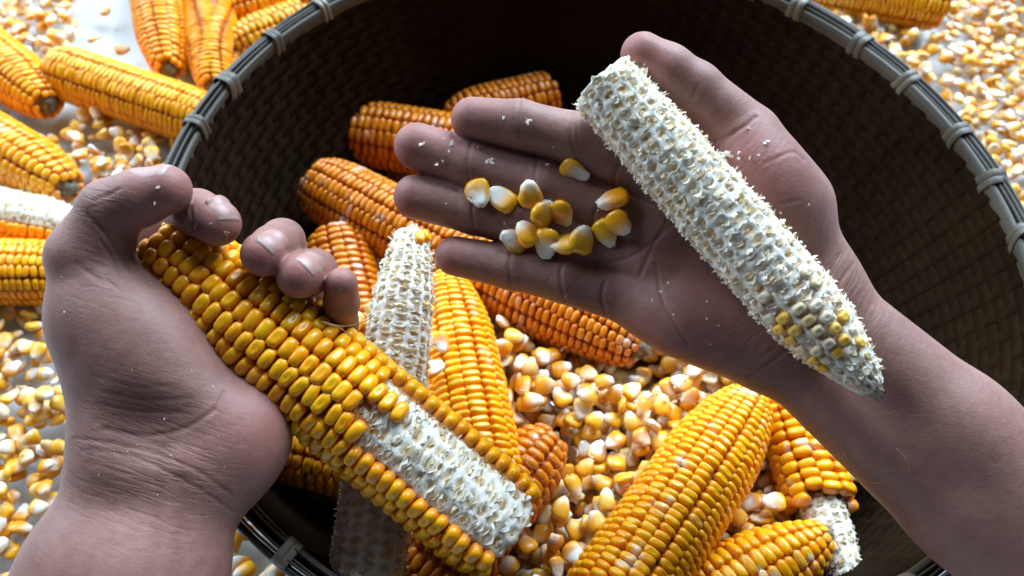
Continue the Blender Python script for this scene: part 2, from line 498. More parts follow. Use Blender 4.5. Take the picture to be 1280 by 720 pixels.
# ------------------------------------------------------------------ kernels
def sup(n, e):                   # superellipse outline
    a = np.linspace(0, 2 * math.pi, n, endpoint=False)
    return np.stack([np.sign(np.cos(a)) * np.abs(np.cos(a)) ** e, np.sign(np.sin(a)) * np.abs(np.sin(a)) ** e], 1)
def orient(V, F, cen):
    """turn every face of a roundish shape outwards"""
    F = np.array(F); P = V[F]
    n = np.cross(P[:, 2] - P[:, 0], P[:, 3] - P[:, 1])
    bad = np.einsum('ij,ij->i', n, P.mean(1) - cen) < 0
    F[bad] = F[bad][:, ::-1]
    return F
def lathe_like(levels, n, top=None):
    """levels: (z, sx, sy, white, exponent); the top is closed by a fan of quads"""
    V, wh = [], []
    for z, sx, sy, w, e in levels:
        o = sup(n, e)
        V.append(np.stack([o[:, 0] * sx, o[:, 1] * sy, np.full(n, z)], 1)); wh += [w] * n
    L = len(levels)
    V = np.concatenate(V)
    i = np.arange(L * n).reshape(L, n); j = np.roll(i, -1, 1)
    F = np.stack([i[:-1], j[:-1], j[1:], i[1:]], -1).reshape(-1, 4).tolist()
    V = np.concatenate([V, [[0, 0, top[0]]]]); wh.append(top[1])
    c = L * n
    b = (L - 1) * n
    for k in range(0, n, 2):
        F.append([b + k, b + (k + 1) % n, b + (k + 2) % n, c])
    return V, orient(V, F, np.array([0, 0, 0.2])), np.array(wh, float)
# kernels seated on an ear: width 1, thickness 1, height 1 (unit box), crown up
def seated(n, dent):
    lv = [(-0.35, 0.40, 0.44, 0.35, 0.6), (0.15, 0.48, 0.49, 0.08, 0.55), (0.50, 0.505, 0.505, 0.0, 0.58), (0.76, 0.465, 0.45, 0.0, 0.66), (0.92, 0.35, 0.32, 0.0, 0.78)]
    if dent: lv.append((0.985 - dent * 0.3, 0.20, 0.16, 0.0, 0.9)); t = (0.99 - dent, 0.03)
    else: lv.append((0.99, 0.18, 0.16, 0.0, 0.9)); t = (1.01, 0.0)
    V, F, w = lathe_like(lv, n, t)
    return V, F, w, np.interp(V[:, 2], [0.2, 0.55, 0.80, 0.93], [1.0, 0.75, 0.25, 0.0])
SEAT = [seated(12, 0.0), seated(12, 0.07), seated(12, 0.16)]
SEAT_LO = [seated(8, 0.0), seated(8, 0.07), seated(8, 0.10)]
# loose tooth-shaped kernels: length along y (tip -y), width x, thickness z, metres
def loose_kernel(seed, hi=False):
    q = np.random.default_rng(seed)
    n = 12 if hi else 8
    o = sup(n, 0.8)
    Ls = 0.0108 * q.uniform(0.88, 1.1); Wd = 0.0096 * q.uniform(0.85, 1.12); T = 0.0045 * q.uniform(0.85, 1.2)
    prof = [(0.0, 0.24, 0.35, 0.75), (0.06, 0.40, 0.60, 1.0), (0.20, 0.66, 0.86, 0.6), (0.42, 0.90, 1.0, 0.08), (0.64, 1.0, 1.02, 0.0), (0.83, 0.94, 0.94, 0.0), (0.95, 0.68, 0.66, 0.0), (0.985, 0.3, 0.28, 0.0)]
    V, wh = [], []
    bend = q.uniform(-0.08, 0.08)
    for t, w, h, wt in prof:
        x = o[:, 0] * w * Wd / 2 + bend * Wd * math.sin(t * 3)
        z = o[:, 1] * h * T / 2
        V.append(np.stack([x, np.full(n, (t - 0.5) * Ls), z], 1))
        germ = (o[:, 1] > 0.3) * max(0, 1 - abs(t - 0.38) / 0.34) * (np.abs(o[:, 0]) < 0.85)
        # hollow the germ face a little
        V[-1][:, 2] -= germ * 0.0009
        V[-1] += q.normal(size=(n, 3)) * 0.00022
        wh.append(np.clip(wt + 0.9 * germ, 0, 1))
    V.append(np.array([[bend * Wd * 0.1, -0.505 * Ls, 0]])); V.append(np.array([[bend * Wd * 0.1, 0.488 * Ls, 0]]))
    wh.append(np.array([0.9, 0.0]))
    Lr = len(prof)
    V = np.concatenate(V); wh = np.concatenate(wh)
    i = np.arange(Lr * n).reshape(Lr, n); j = np.roll(i, -1, 1)
    F = np.stack([i[:-1], i[1:], j[1:], j[:-1]], -1).reshape(-1, 4).tolist()
    c0, c1, b = Lr * n, Lr * n + 1, (Lr - 1) * n
    for k in range(0, n, 2):
        F.append([(k + 2) % n, (k + 1) % n, k, c0][::-1]); F.append([b + k, c1, b + (k + 2) % n, b + (k + 1) % n][::-1])
    return V, orient(V, F, np.zeros(3)), wh
LOOSE = [loose_kernel(100 + k) for k in range(6)]
LOOSE_HI = [loose_kernel(200 + k, True) for k in range(5)]
ME_LOOSE = [mesh_np('kernel', V, F, M_LOOSE, attrs={'white': w}) for V, F, w in LOOSE]
ME_LOOSE_HI = [mesh_np('kernel', V, F, M_PALMK, attrs={'white': w}) for V, F, w in LOOSE_HI]
ME_SEAT = {}
def seat_mesh(k, hi, m):
    key = (k, hi, m.name)
    if key not in ME_SEAT:
        V, F, w, sd = (SEAT if hi else SEAT_LO)[k]
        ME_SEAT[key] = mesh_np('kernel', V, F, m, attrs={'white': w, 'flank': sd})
    return ME_SEAT[key]

# ------------------------------------------------------------------ ears and cobs
EARS = []                        # capsules (A, B, r) that loose kernels keep clear of
def prof_ear(t, tip=0.55, butt=0.72, tl=0.35, bl=0.12):
    """radius factor, t = 0 butt .. 1 tip"""
    t = np.asarray(t, float)
    a = butt + (1 - butt) * np.sqrt(np.clip(1 - (1 - np.clip(t / bl, 0, 1)) ** 2, 0, 1))
    u = np.clip((t - (1 - tl)) / tl, 0, 1)
    b = 1 - (1 - tip) * u ** 2.0
    e = np.clip((1 - t) / 0.05, 0, 1)
    return a * b * np.sqrt(np.clip(1 - (1 - e) ** 2 * 0.45, 0, 1))

def flake(P, out, side, w, l, curl, q):
    """thin curved papery scale rooted at P, standing along out, wide along side"""
    fw = np.cross(side, out)
    V = []
    for i, v in enumerate((0.0, 0.5, 1.0)):
        ww = w * (1.0, 0.95, 0.55)[i] * q.uniform(0.8, 1.15)
        c = P + out * l * v + fw * curl * l * v * v
        for u in (-0.5, 0.0, 0.5):
            V.append(c + side * ww * u + fw * (abs(u) * 0.5 * w * 0.6) + out * l * q.normal() * 0.07 - out * abs(u) * 0.25 * l * v)
    return V
FLAKE_F = np.array([[0, 1, 4, 3], [1, 2, 5, 4], [3, 4, 7, 6], [4, 5, 8, 7]])

def cob_surface(L, rf, rows, pitch, ang0, twist, sel, q, hi=True):
    """ridged cob skin with kernel sockets in local coordinates (axis z)"""
    nk = max(4, int(L / pitch))
    su, sv = (6, 5) if hi else (4, 4)
    na, nz = rows * su, nk * sv + 1
    a = np.arange(na) / na * 2 * math.pi
    t = np.linspace(0, 1, nz)
    A, T = np.meshgrid(a, t)
    ru = (A - ang0 - twist * T) / (2 * math.pi) * rows
    w1 = sum(q.normal() * 0.05 * np.sin(q.integers(1, 5) * A + q.uniform(4, 40) * T + q.uniform(0, 6.28)) for _ in range(6))
    ru = ru + w1
    row = np.floor(ru); fu = ru - row - 0.5
    vv = T * nk + 1.6 * w1 + 0.5 * ((row.astype(int) // 2) % 2)
    fv = vv - np.floor(vv) - 0.5
    pit = np.exp(-(fu / 0.33) ** 4 - (fv / 0.24) ** 2)
    r = rf(T) + 0.0006 - 0.0017 * pit + q.normal(size=A.shape) * 0.00022
    X, Y, Z = r * np.cos(A), r * np.sin(A), T * L
    V = np.stack([X, Y, Z], -1).reshape(-1, 3)
    i = np.arange(nz * na).reshape(nz, na); j = np.roll(i, -1, 1)
    F = np.stack([i[:-1], j[:-1], j[1:], i[1:]], -1).reshape(-1, 4).tolist()
    V = np.concatenate([V, [[0, 0, -0.001], [0, 0, L + 0.001]]])
    pv = np.concatenate([np.clip(pit * 1.3, 0, 1).ravel(), [0.5, 0.5]])
    c0 = nz * na
    for k in range(0, na, 2):
        F.append([c0, (k + 2) % na, (k + 1) % na, k])
        b = (nz - 1) * na
        F.append([c0 + 1, b + k, b + (k + 1) % na, b + (k + 2) % na])
    cov = np.zeros(len(V))
    if sel is not None:
        cov[:nz * na] = [0.0 if sel(float(tt), (float(aa) + math.pi) % (2 * math.pi) - math.pi) else 1.0 for tt, aa in zip(T.ravel(), A.ravel())]
    return V, np.array(F), pv, cov

def build_ear(name, label, A, B, r, rows=14, pitch=0.0048, roll=0.0, twist=0.0, prof=None, strip=None,
              keep=None, m=None, group=None, cat='corn ear', hi=False, kh=0.0048, cob_r=0.0135, chaff=1.0,
              lat=0.0, seed=1, stalk=True, dents=(0.3, 0.5, 0.2), drop=0.0, is_cob=False, cup=1.0, bend=0.0, silk=None):
    """A butt, B tip (world). strip(t, ang) -> True where the kernels are gone; angle 0 faces the camera"""
    q = np.random.default_rng(seed)
    A, B = np.asarray(A, float), np.asarray(B, float)
    L = np.linalg.norm(B - A); z = (B - A) / L
    tc = CAM - (A + B) / 2
    x = nrm(tc - z * (tc @ z)); y = np.cross(z, x)
    root = link(name, None, mat4=frame(A, x, y, z), label=label, cat=cat, group=group)
    prof = prof or prof_ear
    m = m or M_KERN
    R3 = np.stack([x, y, z], 1)
    nk = int(L / pitch)
    def bnd(t): return bend * math.sin(math.pi * t)
    singles, rest = [], []
    flakes = []
    sockets = []
    for j in range(rows):
        pj = q.normal() * 0.03 + (0.035 if j % 2 else -0.035)
        wav = q.uniform(0, 6.28)
        for k in range(nk):
            t = (k + 0.5 + (0.5 if (j // 2) % 2 else 0.0) + q.normal() * 0.05) / (nk + 0.5)
            ang = 2 * math.pi * (j + pj) / rows + roll + twist * t + lat * math.sin(t * 9 + wav)
            rad = r * float(prof(t))
            ca = (ang + math.pi) % (2 * math.pi) - math.pi
            e = np.array([math.cos(ang), math.sin(ang), 0])
            gone = strip is not None and strip(t, ca)
            if keep is not None and gone: 
                kk = keep(t, ca, q)
            else: kk = 0
            if gone and not kk:
                sockets.append((t, ang, e)); continue
            if q.random() < drop and not kk: 
                continue
            dr = (float(prof(min(1, t + 0.01))) - float(prof(max(0, t - 0.01)))) * r / (0.02 * L)
            ax = nrm(np.array([dr * e[0], dr * e[1], 1.0])); nn = nrm(e - ax * (e @ ax)); ci = np.cross(ax, nn)
            w = 2 * math.pi * (rad - kh * 0.25) / rows * 1.03 * q.uniform(0.93, 1.06)
            h = kh * min(1.0, rad / r + 0.1) * q.uniform(0.90, 1.10)
            pt = pitch * 1.03 * q.uniform(0.92, 1.06)
            base = rad - h
            if kk and kk is not True:       # a shrunken kernel left on the cob
                w, pt, h = w * kk, pt * kk, h * kk
                base = cob_r * float(prof(t)) - 0.0012
            jit = Matrix.Rotation(q.normal() * 0.08, 3, 'Z') @ Matrix.Rotation(q.normal() * 0.09, 3, 'X') @ Matrix.Rotation(q.normal() * 0.07, 3, 'Y')
            Rk = np.stack([ci, ax, nn], 1) @ np.array(jit)
            if np.linalg.det(Rk) < 0: Rk[:, 0] *= -1
            mk = np.eye(4)
            mk[:3, :3] = Rk * np.array([w, pt, h])[None]
            mk[:3, 3] = e * base + np.array([0, 0, t * L]) + np.array([bnd(t), 0, 0])
            wp = A + R3 @ (mk[:3, 3] + nn * h)
            px, py, dd = to_px(wp)
            face = (R3 @ nn) @ nrm(CAM - wp)
            shape = int(q.choice(3, p=dents)) if not (kk and kk is not True) else 2
            vis = face > 0.0 and -25 < px < 1305 and -25 < py < 745
            (singles if vis else rest).append((mk, shape, face))
    if len(singles) > 300:
        singles.sort(key=lambda s: -s[2]); rest += singles[300:]; singles = singles[:300]
    for mk, s, _ in singles:
        link('kernel', seat_mesh(s, hi, m), root, mk)
    if rest:
        gp = []
        for s in range(3):
            ms = [mk for mk, s_, _ in rest if s_ == s]
            if ms:
                V, F, w, sd = SEAT_LO[s]
                gp.append(instance_merge(V, F, {'white': w, 'flank': sd}, ms))
        V, F, at = merge(gp)
        link('kernel_rows', mesh_np('kernel_rows', V, F, m, attrs=at), root, kind='stuff')
    # core / cob
    if strip is None or not sockets:
        n, nz = 20, 24
        a = np.linspace(0, 2 * math.pi, n, endpoint=False); t = np.linspace(0, 1, nz)
        rr = np.maximum(0.003, r * prof(t) - kh * 0.80)
        rr[0] *= 0.6; rr[-1] *= 0.5
        V = np.stack([rr[:, None] * np.cos(a) + np.array([bnd(u) for u in t])[:, None], rr[:, None] * np.sin(a), np.repeat((t * L)[:, None], n, 1)], -1).reshape(-1, 3)
        i = np.arange(nz * n).reshape(nz, n); jx = np.roll(i, -1, 1)
        F = np.stack([i[:-1], jx[:-1], jx[1:], i[1:]], -1).reshape(-1, 4).tolist()
        F.append(list(range(n))[::-1]); F.append([(nz - 1) * n + k for k in range(n)])
        link('cob', mesh_np('cob', V, F, M_CORE, attrs={'pit': np.full(len(V), 0.35)}), root)
    else:
        V, F, pv, cov = cob_surface(L, lambda T: cob_r * prof(T), rows, pitch, roll - math.pi / rows, twist, strip, q, hi)
        link('cob', mesh_np('cob', V, F, M_COB, attrs={'pit': pv, 'covered': cov}), root)
        ph = q.uniform(0, 6.28, 4)
        for t, ang, e in sockets:
            fluff = float(np.clip(0.85 + 0.5 * math.sin(7 * t + 2 * ang + ph[0]) + 0.4 * math.sin(17 * t - 3 * ang + ph[1]) + 0.35 * math.sin(31 * t + ang + ph[2]), 0.25, 1.8))
            ang += q.normal() * 0.04; t = min(1, max(0, t + q.normal() * 0.004)); e = np.array([math.cos(ang), math.sin(ang), 0])
            side = np.array([-math.sin(ang), math.cos(ang), 0]); zz = np.array([0, 0, 1.0])
            rad = cob_r * float(prof(t))
            w = 2 * math.pi * rad / rows
            c = e * (rad - 0.0004) + np.array([0, 0, t * L])
            # lips of the socket, one above, one below
            for s_ in (-1, 1):
                for _r in range(3):
                    if q.random() > 0.9 * cup: continue
                    P = c + zz * s_ * pitch * 0.36 + side * w * q.normal() * 0.06
                    flakes.append(flake(P, nrm(e + zz * s_ * q.normal(-0.15, 0.3) + side * q.normal() * 0.15), side * s_, w * q.uniform(0.35, 1.0), q.uniform(0.0012, 0.0034) * chaff, q.uniform(-0.9, 0.9), q))
            for _ in range(int(q.poisson(3.2 * chaff * fluff))):
                P = c + side * w * (q.choice([-0.5, 0.5]) + q.normal() * 0.07) + zz * pitch * q.uniform(-0.5, 0.5)
                d = nrm(e + q.normal(size=3) * 0.75)
                sd = nrm(np.cross(d, q.normal(size=3)))
                flakes.append(flake(P, d, sd, q.uniform(0.0004, 0.0016), q.uniform(0.0010, 0.0036) * chaff, q.uniform(-0.9, 0.9), q))
        if flakes:
            fl = np.array(flakes)
            V = fl.reshape(-1, 3)
            F = (FLAKE_F[None] + (np.arange(len(fl)) * 9)[:, None, None]).reshape(-1, 4)
            link('chaff', mesh_np('chaff', V, F, M_CHAFF), root, kind='stuff')
    # dry tip / stalk stub
    if stalk:
        n = 14
        a = np.linspace(0, 2 * math.pi, n, endpoint=False)
        rt = max(0.004, (r if strip is None else max(cob_r, 0)) * float(prof(0.995)) * 0.62)
        lv = [(-0.004, 1.0), (0.000, 0.95), (0.002, 0.75), (0.0035, 0.45)]
        V = np.concatenate([np.stack([rt * s * np.cos(a) * (1 + 0.18 * q.normal(size=n)), rt * s * np.sin(a) * (1 + 0.18 * q.normal(size=n)), L + h_ + 0.0012 * q.normal(size=n)], 1) for h_, s in lv])
        i = np.arange(4 * n).reshape(4, n); jx = np.roll(i, -1, 1)
        F = np.stack([i[:-1], jx[:-1], jx[1:], i[1:]], -1).reshape(-1, 4).tolist() + [[3 * n + k for k in range(n)]]
        link('dry_tip', mesh_np('dry_tip', V, F, M_STALK if not is_cob else M_STALK2), root)
    EARS.append((A, B, r if strip is None or not is_cob else cob_r + 0.002))
    return root

def ear_px(a, b, **kw):           # ends given as sight line plus height above the floor
    return build_ear(A=WZ(*a), B=WZ(*b), **kw)

# --- the ear held in the left hand (butt lower right, tip under the thumb)
def held_prof(t):
    t = np.asarray(t, float)
    a = 0.80 + 0.20 * np.sqrt(np.clip(1 - (1 - np.clip(t / 0.10, 0, 1)) ** 2, 0, 1))
    u = np.clip((t - 0.62) / 0.38, 0, 1)
    return a * (1 - 0.30 * u ** 1.8) * np.sqrt(np.clip(1 - (1 - np.clip((1 - t) / 0.06, 0, 1)) ** 2 * 0.6, 0, 1))
def held_strip(t, a):
    # a > 0 / a < 0 are the two flanks seen from above
    lim = 0.395 + 0.028 * math.sin(a * 9) + 0.02 * math.sin(a * 23 + 1)
    return t < lim and -0.62 < a < 0.98
HELD_A, HELD_B = W(636, 668, 0.302), W(196, 304, 0.297)
build_ear('corn_ear', 'half shelled yellow corn ear gripped by the left hand',
          HELD_A, HELD_B, 0.0238, rows=16, pitch=0.0052, roll=0.06, prof=held_prof, strip=held_strip, hi=True,
          kh=0.0056, cob_r=0.0184, chaff=0.72, seed=21, stalk=False, dents=(0.35, 0.35, 0.30), group='corn ears being shelled', cat='corn ear')

# --- the bare cob lying in the right palm
def cob_prof(t):
    t = np.asarray(t, float)
    u = np.clip((t - 0.70) / 0.30, 0, 1)
    return (0.90 + 0.12 * np.sin(np.clip(t, 0, 1) * 2.6)) * (1 - 0.68 * u ** 2.1)
def cob_keep(t, a, q):
    if (0.72 if abs(a) < 0.5 else 0.66) < t < 0.90 and -0.9 < a < 0.9:
        return 0.80 if q.random() < 0.72 else 0
    if t >= 0.88: return 0.55 if q.random() < 0.6 else 0
    if 0.5 < t < 0.72 and q.random() < 0.02: return 0.45
    return 0
M_SHRUNK = kernel_material('kernel_shrunken', [(0.0, (0.78, 0.46, 0.03)), (0.45, (0.80, 0.52, 0.10)), (0.6, (0.72, 0.60, 0.34)), (1.0, (0.68, 0.62, 0.48))], rough=0.45)
build_ear('corn_cob', 'bare white corn cob with shrunken kernels near its tip, on the open right palm',
          W(752, 102, 0.2800), W(1090, 484, 0.2675), 0.0165, rows=16, pitch=0.0050, roll=0.1, prof=cob_prof,
          strip=lambda t, a: True, keep=cob_keep, m=M_SHRUNK, hi=True, kh=0.0045, cob_r=0.0132, chaff=0.78, seed=5,
          stalk=True, cat='corn cob', is_cob=True, group='shelled cobs')

# ------------------------------------------------------------------ ears inside the basket
G_IN, G_OUT = 'corn ears heaped in the basket', 'corn ears lying on the floor sheet'
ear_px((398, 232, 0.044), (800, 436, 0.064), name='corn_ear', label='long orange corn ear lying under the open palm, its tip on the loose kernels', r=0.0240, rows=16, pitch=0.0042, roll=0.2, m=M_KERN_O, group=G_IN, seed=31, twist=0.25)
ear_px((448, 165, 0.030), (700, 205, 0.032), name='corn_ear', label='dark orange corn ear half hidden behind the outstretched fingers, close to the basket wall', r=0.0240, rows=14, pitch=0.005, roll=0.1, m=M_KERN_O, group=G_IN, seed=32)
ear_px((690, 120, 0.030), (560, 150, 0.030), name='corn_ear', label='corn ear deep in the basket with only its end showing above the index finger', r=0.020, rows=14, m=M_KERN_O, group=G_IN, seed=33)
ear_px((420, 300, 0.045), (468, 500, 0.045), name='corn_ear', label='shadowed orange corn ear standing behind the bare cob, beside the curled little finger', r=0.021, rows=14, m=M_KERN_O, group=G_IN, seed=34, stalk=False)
ear_px((610, 640, 0.085), (556, 350, 0.060), name='corn_ear', label='yellow corn ear right beside the upright bare cob, two loose kernels resting on it', r=0.0215, rows=14, pitch=0.0043, roll=0.25, m=M_KERN_D, group=G_IN, seed=35, dents=(0.2, 0.6, 0.2))
ear_px((742, 790, 0.090), (938, 500, 0.072), name='corn_ear', label='large plump yellow corn ear lying on top of the loose kernels in the basket', r=0.0230, rows=18, pitch=0.0041, roll=0.12, m=M_KERN_D, group=G_IN, seed=36, dents=(0.3, 0.5, 0.2), stalk=False, twist=-0.1, hi=True)
ear_px((983, 505, 0.060), (1062, 735, 0.075), name='corn_ear', label='tapering corn ear under the right wrist with its tip shelled to white cob', r=0.0180, rows=12, pitch=0.0055, roll=0.0, m=M_KERN_D, group=G_IN, seed=37, strip=lambda t, a: t > 0.60, cob_r=0.0100, dents=(0.8, 0.2, 0.0), chaff=0.6)
ear_px((820, 800, 0.075), (1032, 668, 0.080), name='corn_ear', label='corn ear in the basket whose narrow tip touches the shelled tip of another', prof=lambda t: prof_ear(t, tip=0.34, tl=0.55), r=0.0210, rows=12, pitch=0.0048, roll=0.2, m=M_KERN_D, group=G_IN, seed=38)
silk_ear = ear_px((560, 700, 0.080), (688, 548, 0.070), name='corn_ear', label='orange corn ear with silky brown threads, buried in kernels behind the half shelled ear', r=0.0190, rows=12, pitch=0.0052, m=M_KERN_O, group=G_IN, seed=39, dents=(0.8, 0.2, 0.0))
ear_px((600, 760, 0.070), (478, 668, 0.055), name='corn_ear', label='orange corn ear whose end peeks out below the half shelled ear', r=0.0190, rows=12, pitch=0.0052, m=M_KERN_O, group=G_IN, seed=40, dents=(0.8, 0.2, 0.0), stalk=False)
ear_px((345, 548, 0.082), (520, 600, 0.076), name='corn_ear', label='yellow corn ear beneath the half shelled ear, beside the heel of left hand', r=0.0190, rows=14, m=M_KERN_D, group=G_IN, seed=41, stalk=False)

build_ear('corn_cob', 'bare white cob standing in the basket, one yellow kernel at its ragged tip',
          WZ(455, 745, 0.100), WZ(515, 292, 0.140), 0.0165, rows=14, pitch=0.0048, roll=0.0,
          prof=lambda t: np.interp(t, [0, 0.05, 0.5, 0.8, 0.93, 1.0], [0.9, 1.0, 1.0, 0.86, 0.66, 0.45]),
          strip=lambda t, a: True, keep=lambda t, a, q: (1.35 if (0.955 < t < 0.985 and 0.45 < a < 1.1) else 0), m=M_KERN, hi=True, kh=0.005, cob_r=0.0150, chaff=0.8, seed=6, cat='corn cob', is_cob=True, group='shelled cobs', cup=0.9, stalk=True)

# ------------------------------------------------------------------ ears on the floor sheet
def O(a, b, r, label, seed, **kw):
    ear_px((a[0], a[1], r), (b[0], b[1], r * kw.pop('tipz', 0.8)), name='corn_ear', label=label, r=r, seed=seed, group=G_OUT, **kw)
O((72, 88), (300, 165), 0.0215, 'yellow corn ear on the floor pointing at the basket rim, blunt end outward', 51, rows=12, pitch=0.0040, dents=(0.3, 0.5, 0.2))
O((186, -70), (212, 88), 0.0215, 'orange corn ear on the floor between bare sheet and the wavy rowed ear', 52, rows=12, pitch=0.0048, m=M_KERN_F, dents=(0.8, 0.2, 0))
O((262, -50), (268, 110), 0.0205, 'corn ear with crooked wavy rows lying next to the basket rim', 53, rows=10, pitch=0.0036, lat=0.25, twist=0.5)
O((395, -12), (292, 12), 0.0200, 'orange corn ear far beyond the rim with its ragged end showing', 54, rows=12, m=M_KERN_F)
O((385, 22), (292, 58), 0.0180, 'short yellow corn ear tucked against the outside of the basket rim', 55, rows=12)
O((-60, 30), (62, 132), 0.0225, 'yellow corn ear on the floor with a dark dry tip, beside bare white sheet', 56, rows=12, pitch=0.0042)
O((-70, 140), (88, 236), 0.0215, 'orange round grained corn ear on the floor with a withered brown tip', 57, rows=12, pitch=0.0055, m=M_KERN_F, dents=(0.9, 0.1, 0))
O((-70, 252), (105, 288), 0.0200, 'partly shelled corn ear on the floor, white on its upper side', 58, rows=14, strip=lambda t, a: -2.3 < a < 0.15 and t > 0.02, cob_r=0.0165, m=M_KERN, chaff=0.6)
O((-90, 338), (110, 342), 0.0215, 'yellow corn ear with straight neat rows lying behind the left thumb', 59, rows=16, pitch=0.0040, stalk=False)
O((1180, 8), (980, -28), 0.0225, 'yellow corn ear on the floor beyond the rim, next to the scattered kernels', 60, rows=12, pitch=0.0036, dents=(0.2, 0.6, 0.2))

# ------------------------------------------------------------------ loose kernels: dropped one by one
def deposit(n, sampler, h0, cell, org, shape, seed, tries=5):
    """drops kernels on a height map so that they pile up; returns matrices"""
    q = np.random.default_rng(seed)
    Hm = h0.copy()
    out = []
    for _ in range(n):
        best = None
        for _t in range(tries):
            x, y = sampler(q)
            flat = q.random() < 0.7
            tilt = q.normal() * (0.35 if flat else 0.9)
            Rm = (Matrix.Rotation(q.uniform(0, 6.283), 3, 'Z') @ Matrix.Rotation(tilt, 3, 'X') @ Matrix.Rotation(q.normal() * 0.3 + (math.pi if q.random() < 0.5 else 0), 3, 'Y'))
            Rn = np.array(Rm)
            # supporting ellipsoid
            ax = np.array([0.0046, 0.0056, 0.0026])
            Q = Rn @ np.diag(ax ** 2) @ Rn.T
            ex = math.sqrt(Q[0, 0]); ey = math.sqrt(Q[1, 1])
            i0, i1 = int((x - ex - org[0]) / cell), int((x + ex - org[0]) / cell) + 1
            j0, j1 = int((y - ey - org[1]) / cell), int((y + ey - org[1]) / cell) + 1
            if i0 < 0 or j0 < 0 or i1 >= shape[0] or j1 >= shape[1]: continue
            gx = (np.arange(i0, i1) + 0.5) * cell + org[0] - x
            gy = (np.arange(j0, j1) + 0.5) * cell + org[1] - y
            gx, gy = np.meshgrid(gx, gy, indexing='ij')
            S2 = Q[:2, :2]; Si = np.linalg.inv(S2)
            dd = 1 - (Si[0, 0] * gx * gx + 2 * Si[0, 1] * gx * gy + Si[1, 1] * gy * gy)
            ok = dd > 0
            if not ok.any(): continue
            zc = (Q[2, :2] @ Si)
            mid = zc[0] * gx + zc[1] * gy
            hz = np.sqrt(max(1e-9, Q[2, 2] - Q[2, :2] @ Si @ Q[2, :2])) * np.sqrt(np.clip(dd, 0, None))
            z = np.max((Hm[i0:i1, j0:j1] - (mid - hz))[ok])
            if best is None or z < best[0]: best = (z, x, y, Rn, (i0, i1, j0, j1), ok, mid + hz)
        if best is None: continue
        z, x, y, Rn, (i0, i1, j0, j1), ok, top = best
        sub = Hm[i0:i1, j0:j1]
        sub[ok] = np.maximum(sub[ok], z + top[ok])
        m = np.eye(4); m[:3, :3] = Rn; m[:3, 3] = (x, y, z)
        out.append(m)
    return out

def clear_of_ears(p, gap=0.002):
    for A, B, r in EARS:
        d = B - A; t = np.clip((p - A) @ d / (d @ d), 0, 1)
        if np.linalg.norm(p - A - d * t) < r + gap: return False
    return True

CELL = 0.0012
# basket: a mound towards the near right
gs = int(0.46 / CELL); org = (-0.23, -0.23)
gx = (np.arange(gs) + 0.5) * CELL + org[0]
GX, GY = np.meshgrid(gx, gx, indexing='ij')
pc = WZ(775, 590, 0.05)
rr = np.hypot(GX, GY)
wall_z = 0.007 + (RIM_Z - 0.006) * np.clip((rr - BASE_R) / (RIM_R - 0.006 - BASE_R), 0, 1) ** (1 / 0.62)
heap = 0.009 + 0.024 * np.exp(-(((GX - pc[0]) / 0.135) ** 2 + ((GY - pc[1]) / 0.115) ** 2) ** 1.6)
mound = np.maximum(heap, wall_z)
def samp_basket(q):
    while True:
        a, b = pc[0] + q.uniform(-0.17, 0.17), pc[1] + q.uniform(-0.15, 0.13)
        if math.hypot(a, b) < 0.186 and math.hypot((a - pc[0]) / 0.17, (b - pc[1]) / 0.14) < 1: return a, b
pile = deposit(2700, samp_basket, mound, CELL, org, mound.shape, 3)
pile = [m for m in pile if clear_of_ears(m[:3, 3])]
# solid bed under the heap so that it has a body
V = np.stack([GX[::8, ::8], GY[::8, ::8], heap[::8, ::8]], -1)
nn_ = V.shape[0]
keepm = wall_z[::8, ::8] < V[..., 2] + 0.006
i = np.arange(nn_ * nn_).reshape(nn_, nn_)
F = np.stack([i[:-1, :-1], i[1:, :-1], i[1:, 1:], i[:-1, 1:]], -1).reshape(-1, 4)
F = F[keepm.reshape(-1)[F].all(1)]
M_BED = simple('kernel_bed', (0.10, 0.04, 0.008), (0.40, 0.19, 0.04), 120, 0.7, 0.8, 0.004)
link('kernel_bed', mesh_np('kernel_bed', V.reshape(-1, 3), F, M_BED), label='settled mass of corn kernels filling the bottom of the basket', cat='kernels', kind='stuff')

def vis_score(m):
    p = m[:3, 3]
    px, py, d = to_px(p)
    return px, py, d

# floor: dense drifts and bare patches
def dens(px, py):
    if px < 640:
        d = 0.0
        if px < 95 and py < 70: d = 1.0
        if 40 < px < 240 and 120 < py < 260: d = 1.0
        if px < 130 and 425 < py: d = 1.0
        if px < 130 and 385 < py <= 425: d = 0.15
        if 90 <= px < 180 and 0 < py < 60: d = 0.05
        if py > 640 and px < 420: d = 0.9
        if px < 60 and 100 < py < 400: d = max(d, 0.5)
        if px < -10: d = max(d, 0.6)
        return d
    if px > 1040 and py < 320: return 1.0
    if px > 1240: return 0.7
    return 0.0
fs = (int(1.0 / CELL), int(0.85 / CELL)); forg = (-0.50, -0.42)
h0 = np.zeros(fs)
def samp_floor(q):
    while True:
        x, y = q.uniform(-0.48, 0.48), q.uniform(-0.40, 0.41)
        if math.hypot(x, y) < 0.192: continue
        p = np.array([x, y, 0.005])
        px, py, d = to_px(p)
        if not (-70 < px < 1350 and -60 < py < 800): continue
        if math.hypot(x, y) < 0.236 and False: continue
        if q.random() > dens(px, py): continue
        if not clear_of_ears(p, 0.0): continue
        return x, y
fl = deposit(1750, samp_floor, h0, CELL, forg, fs, 4, tries=2)
fl = [m for m in fl if clear_of_ears(m[:3, 3], 0.001) and math.hypot(m[0, 3], m[1, 3]) > float(wall_r(m[2, 3])) * float(oval(math.atan2(m[1, 3], m[0, 3]))) + 0.012]

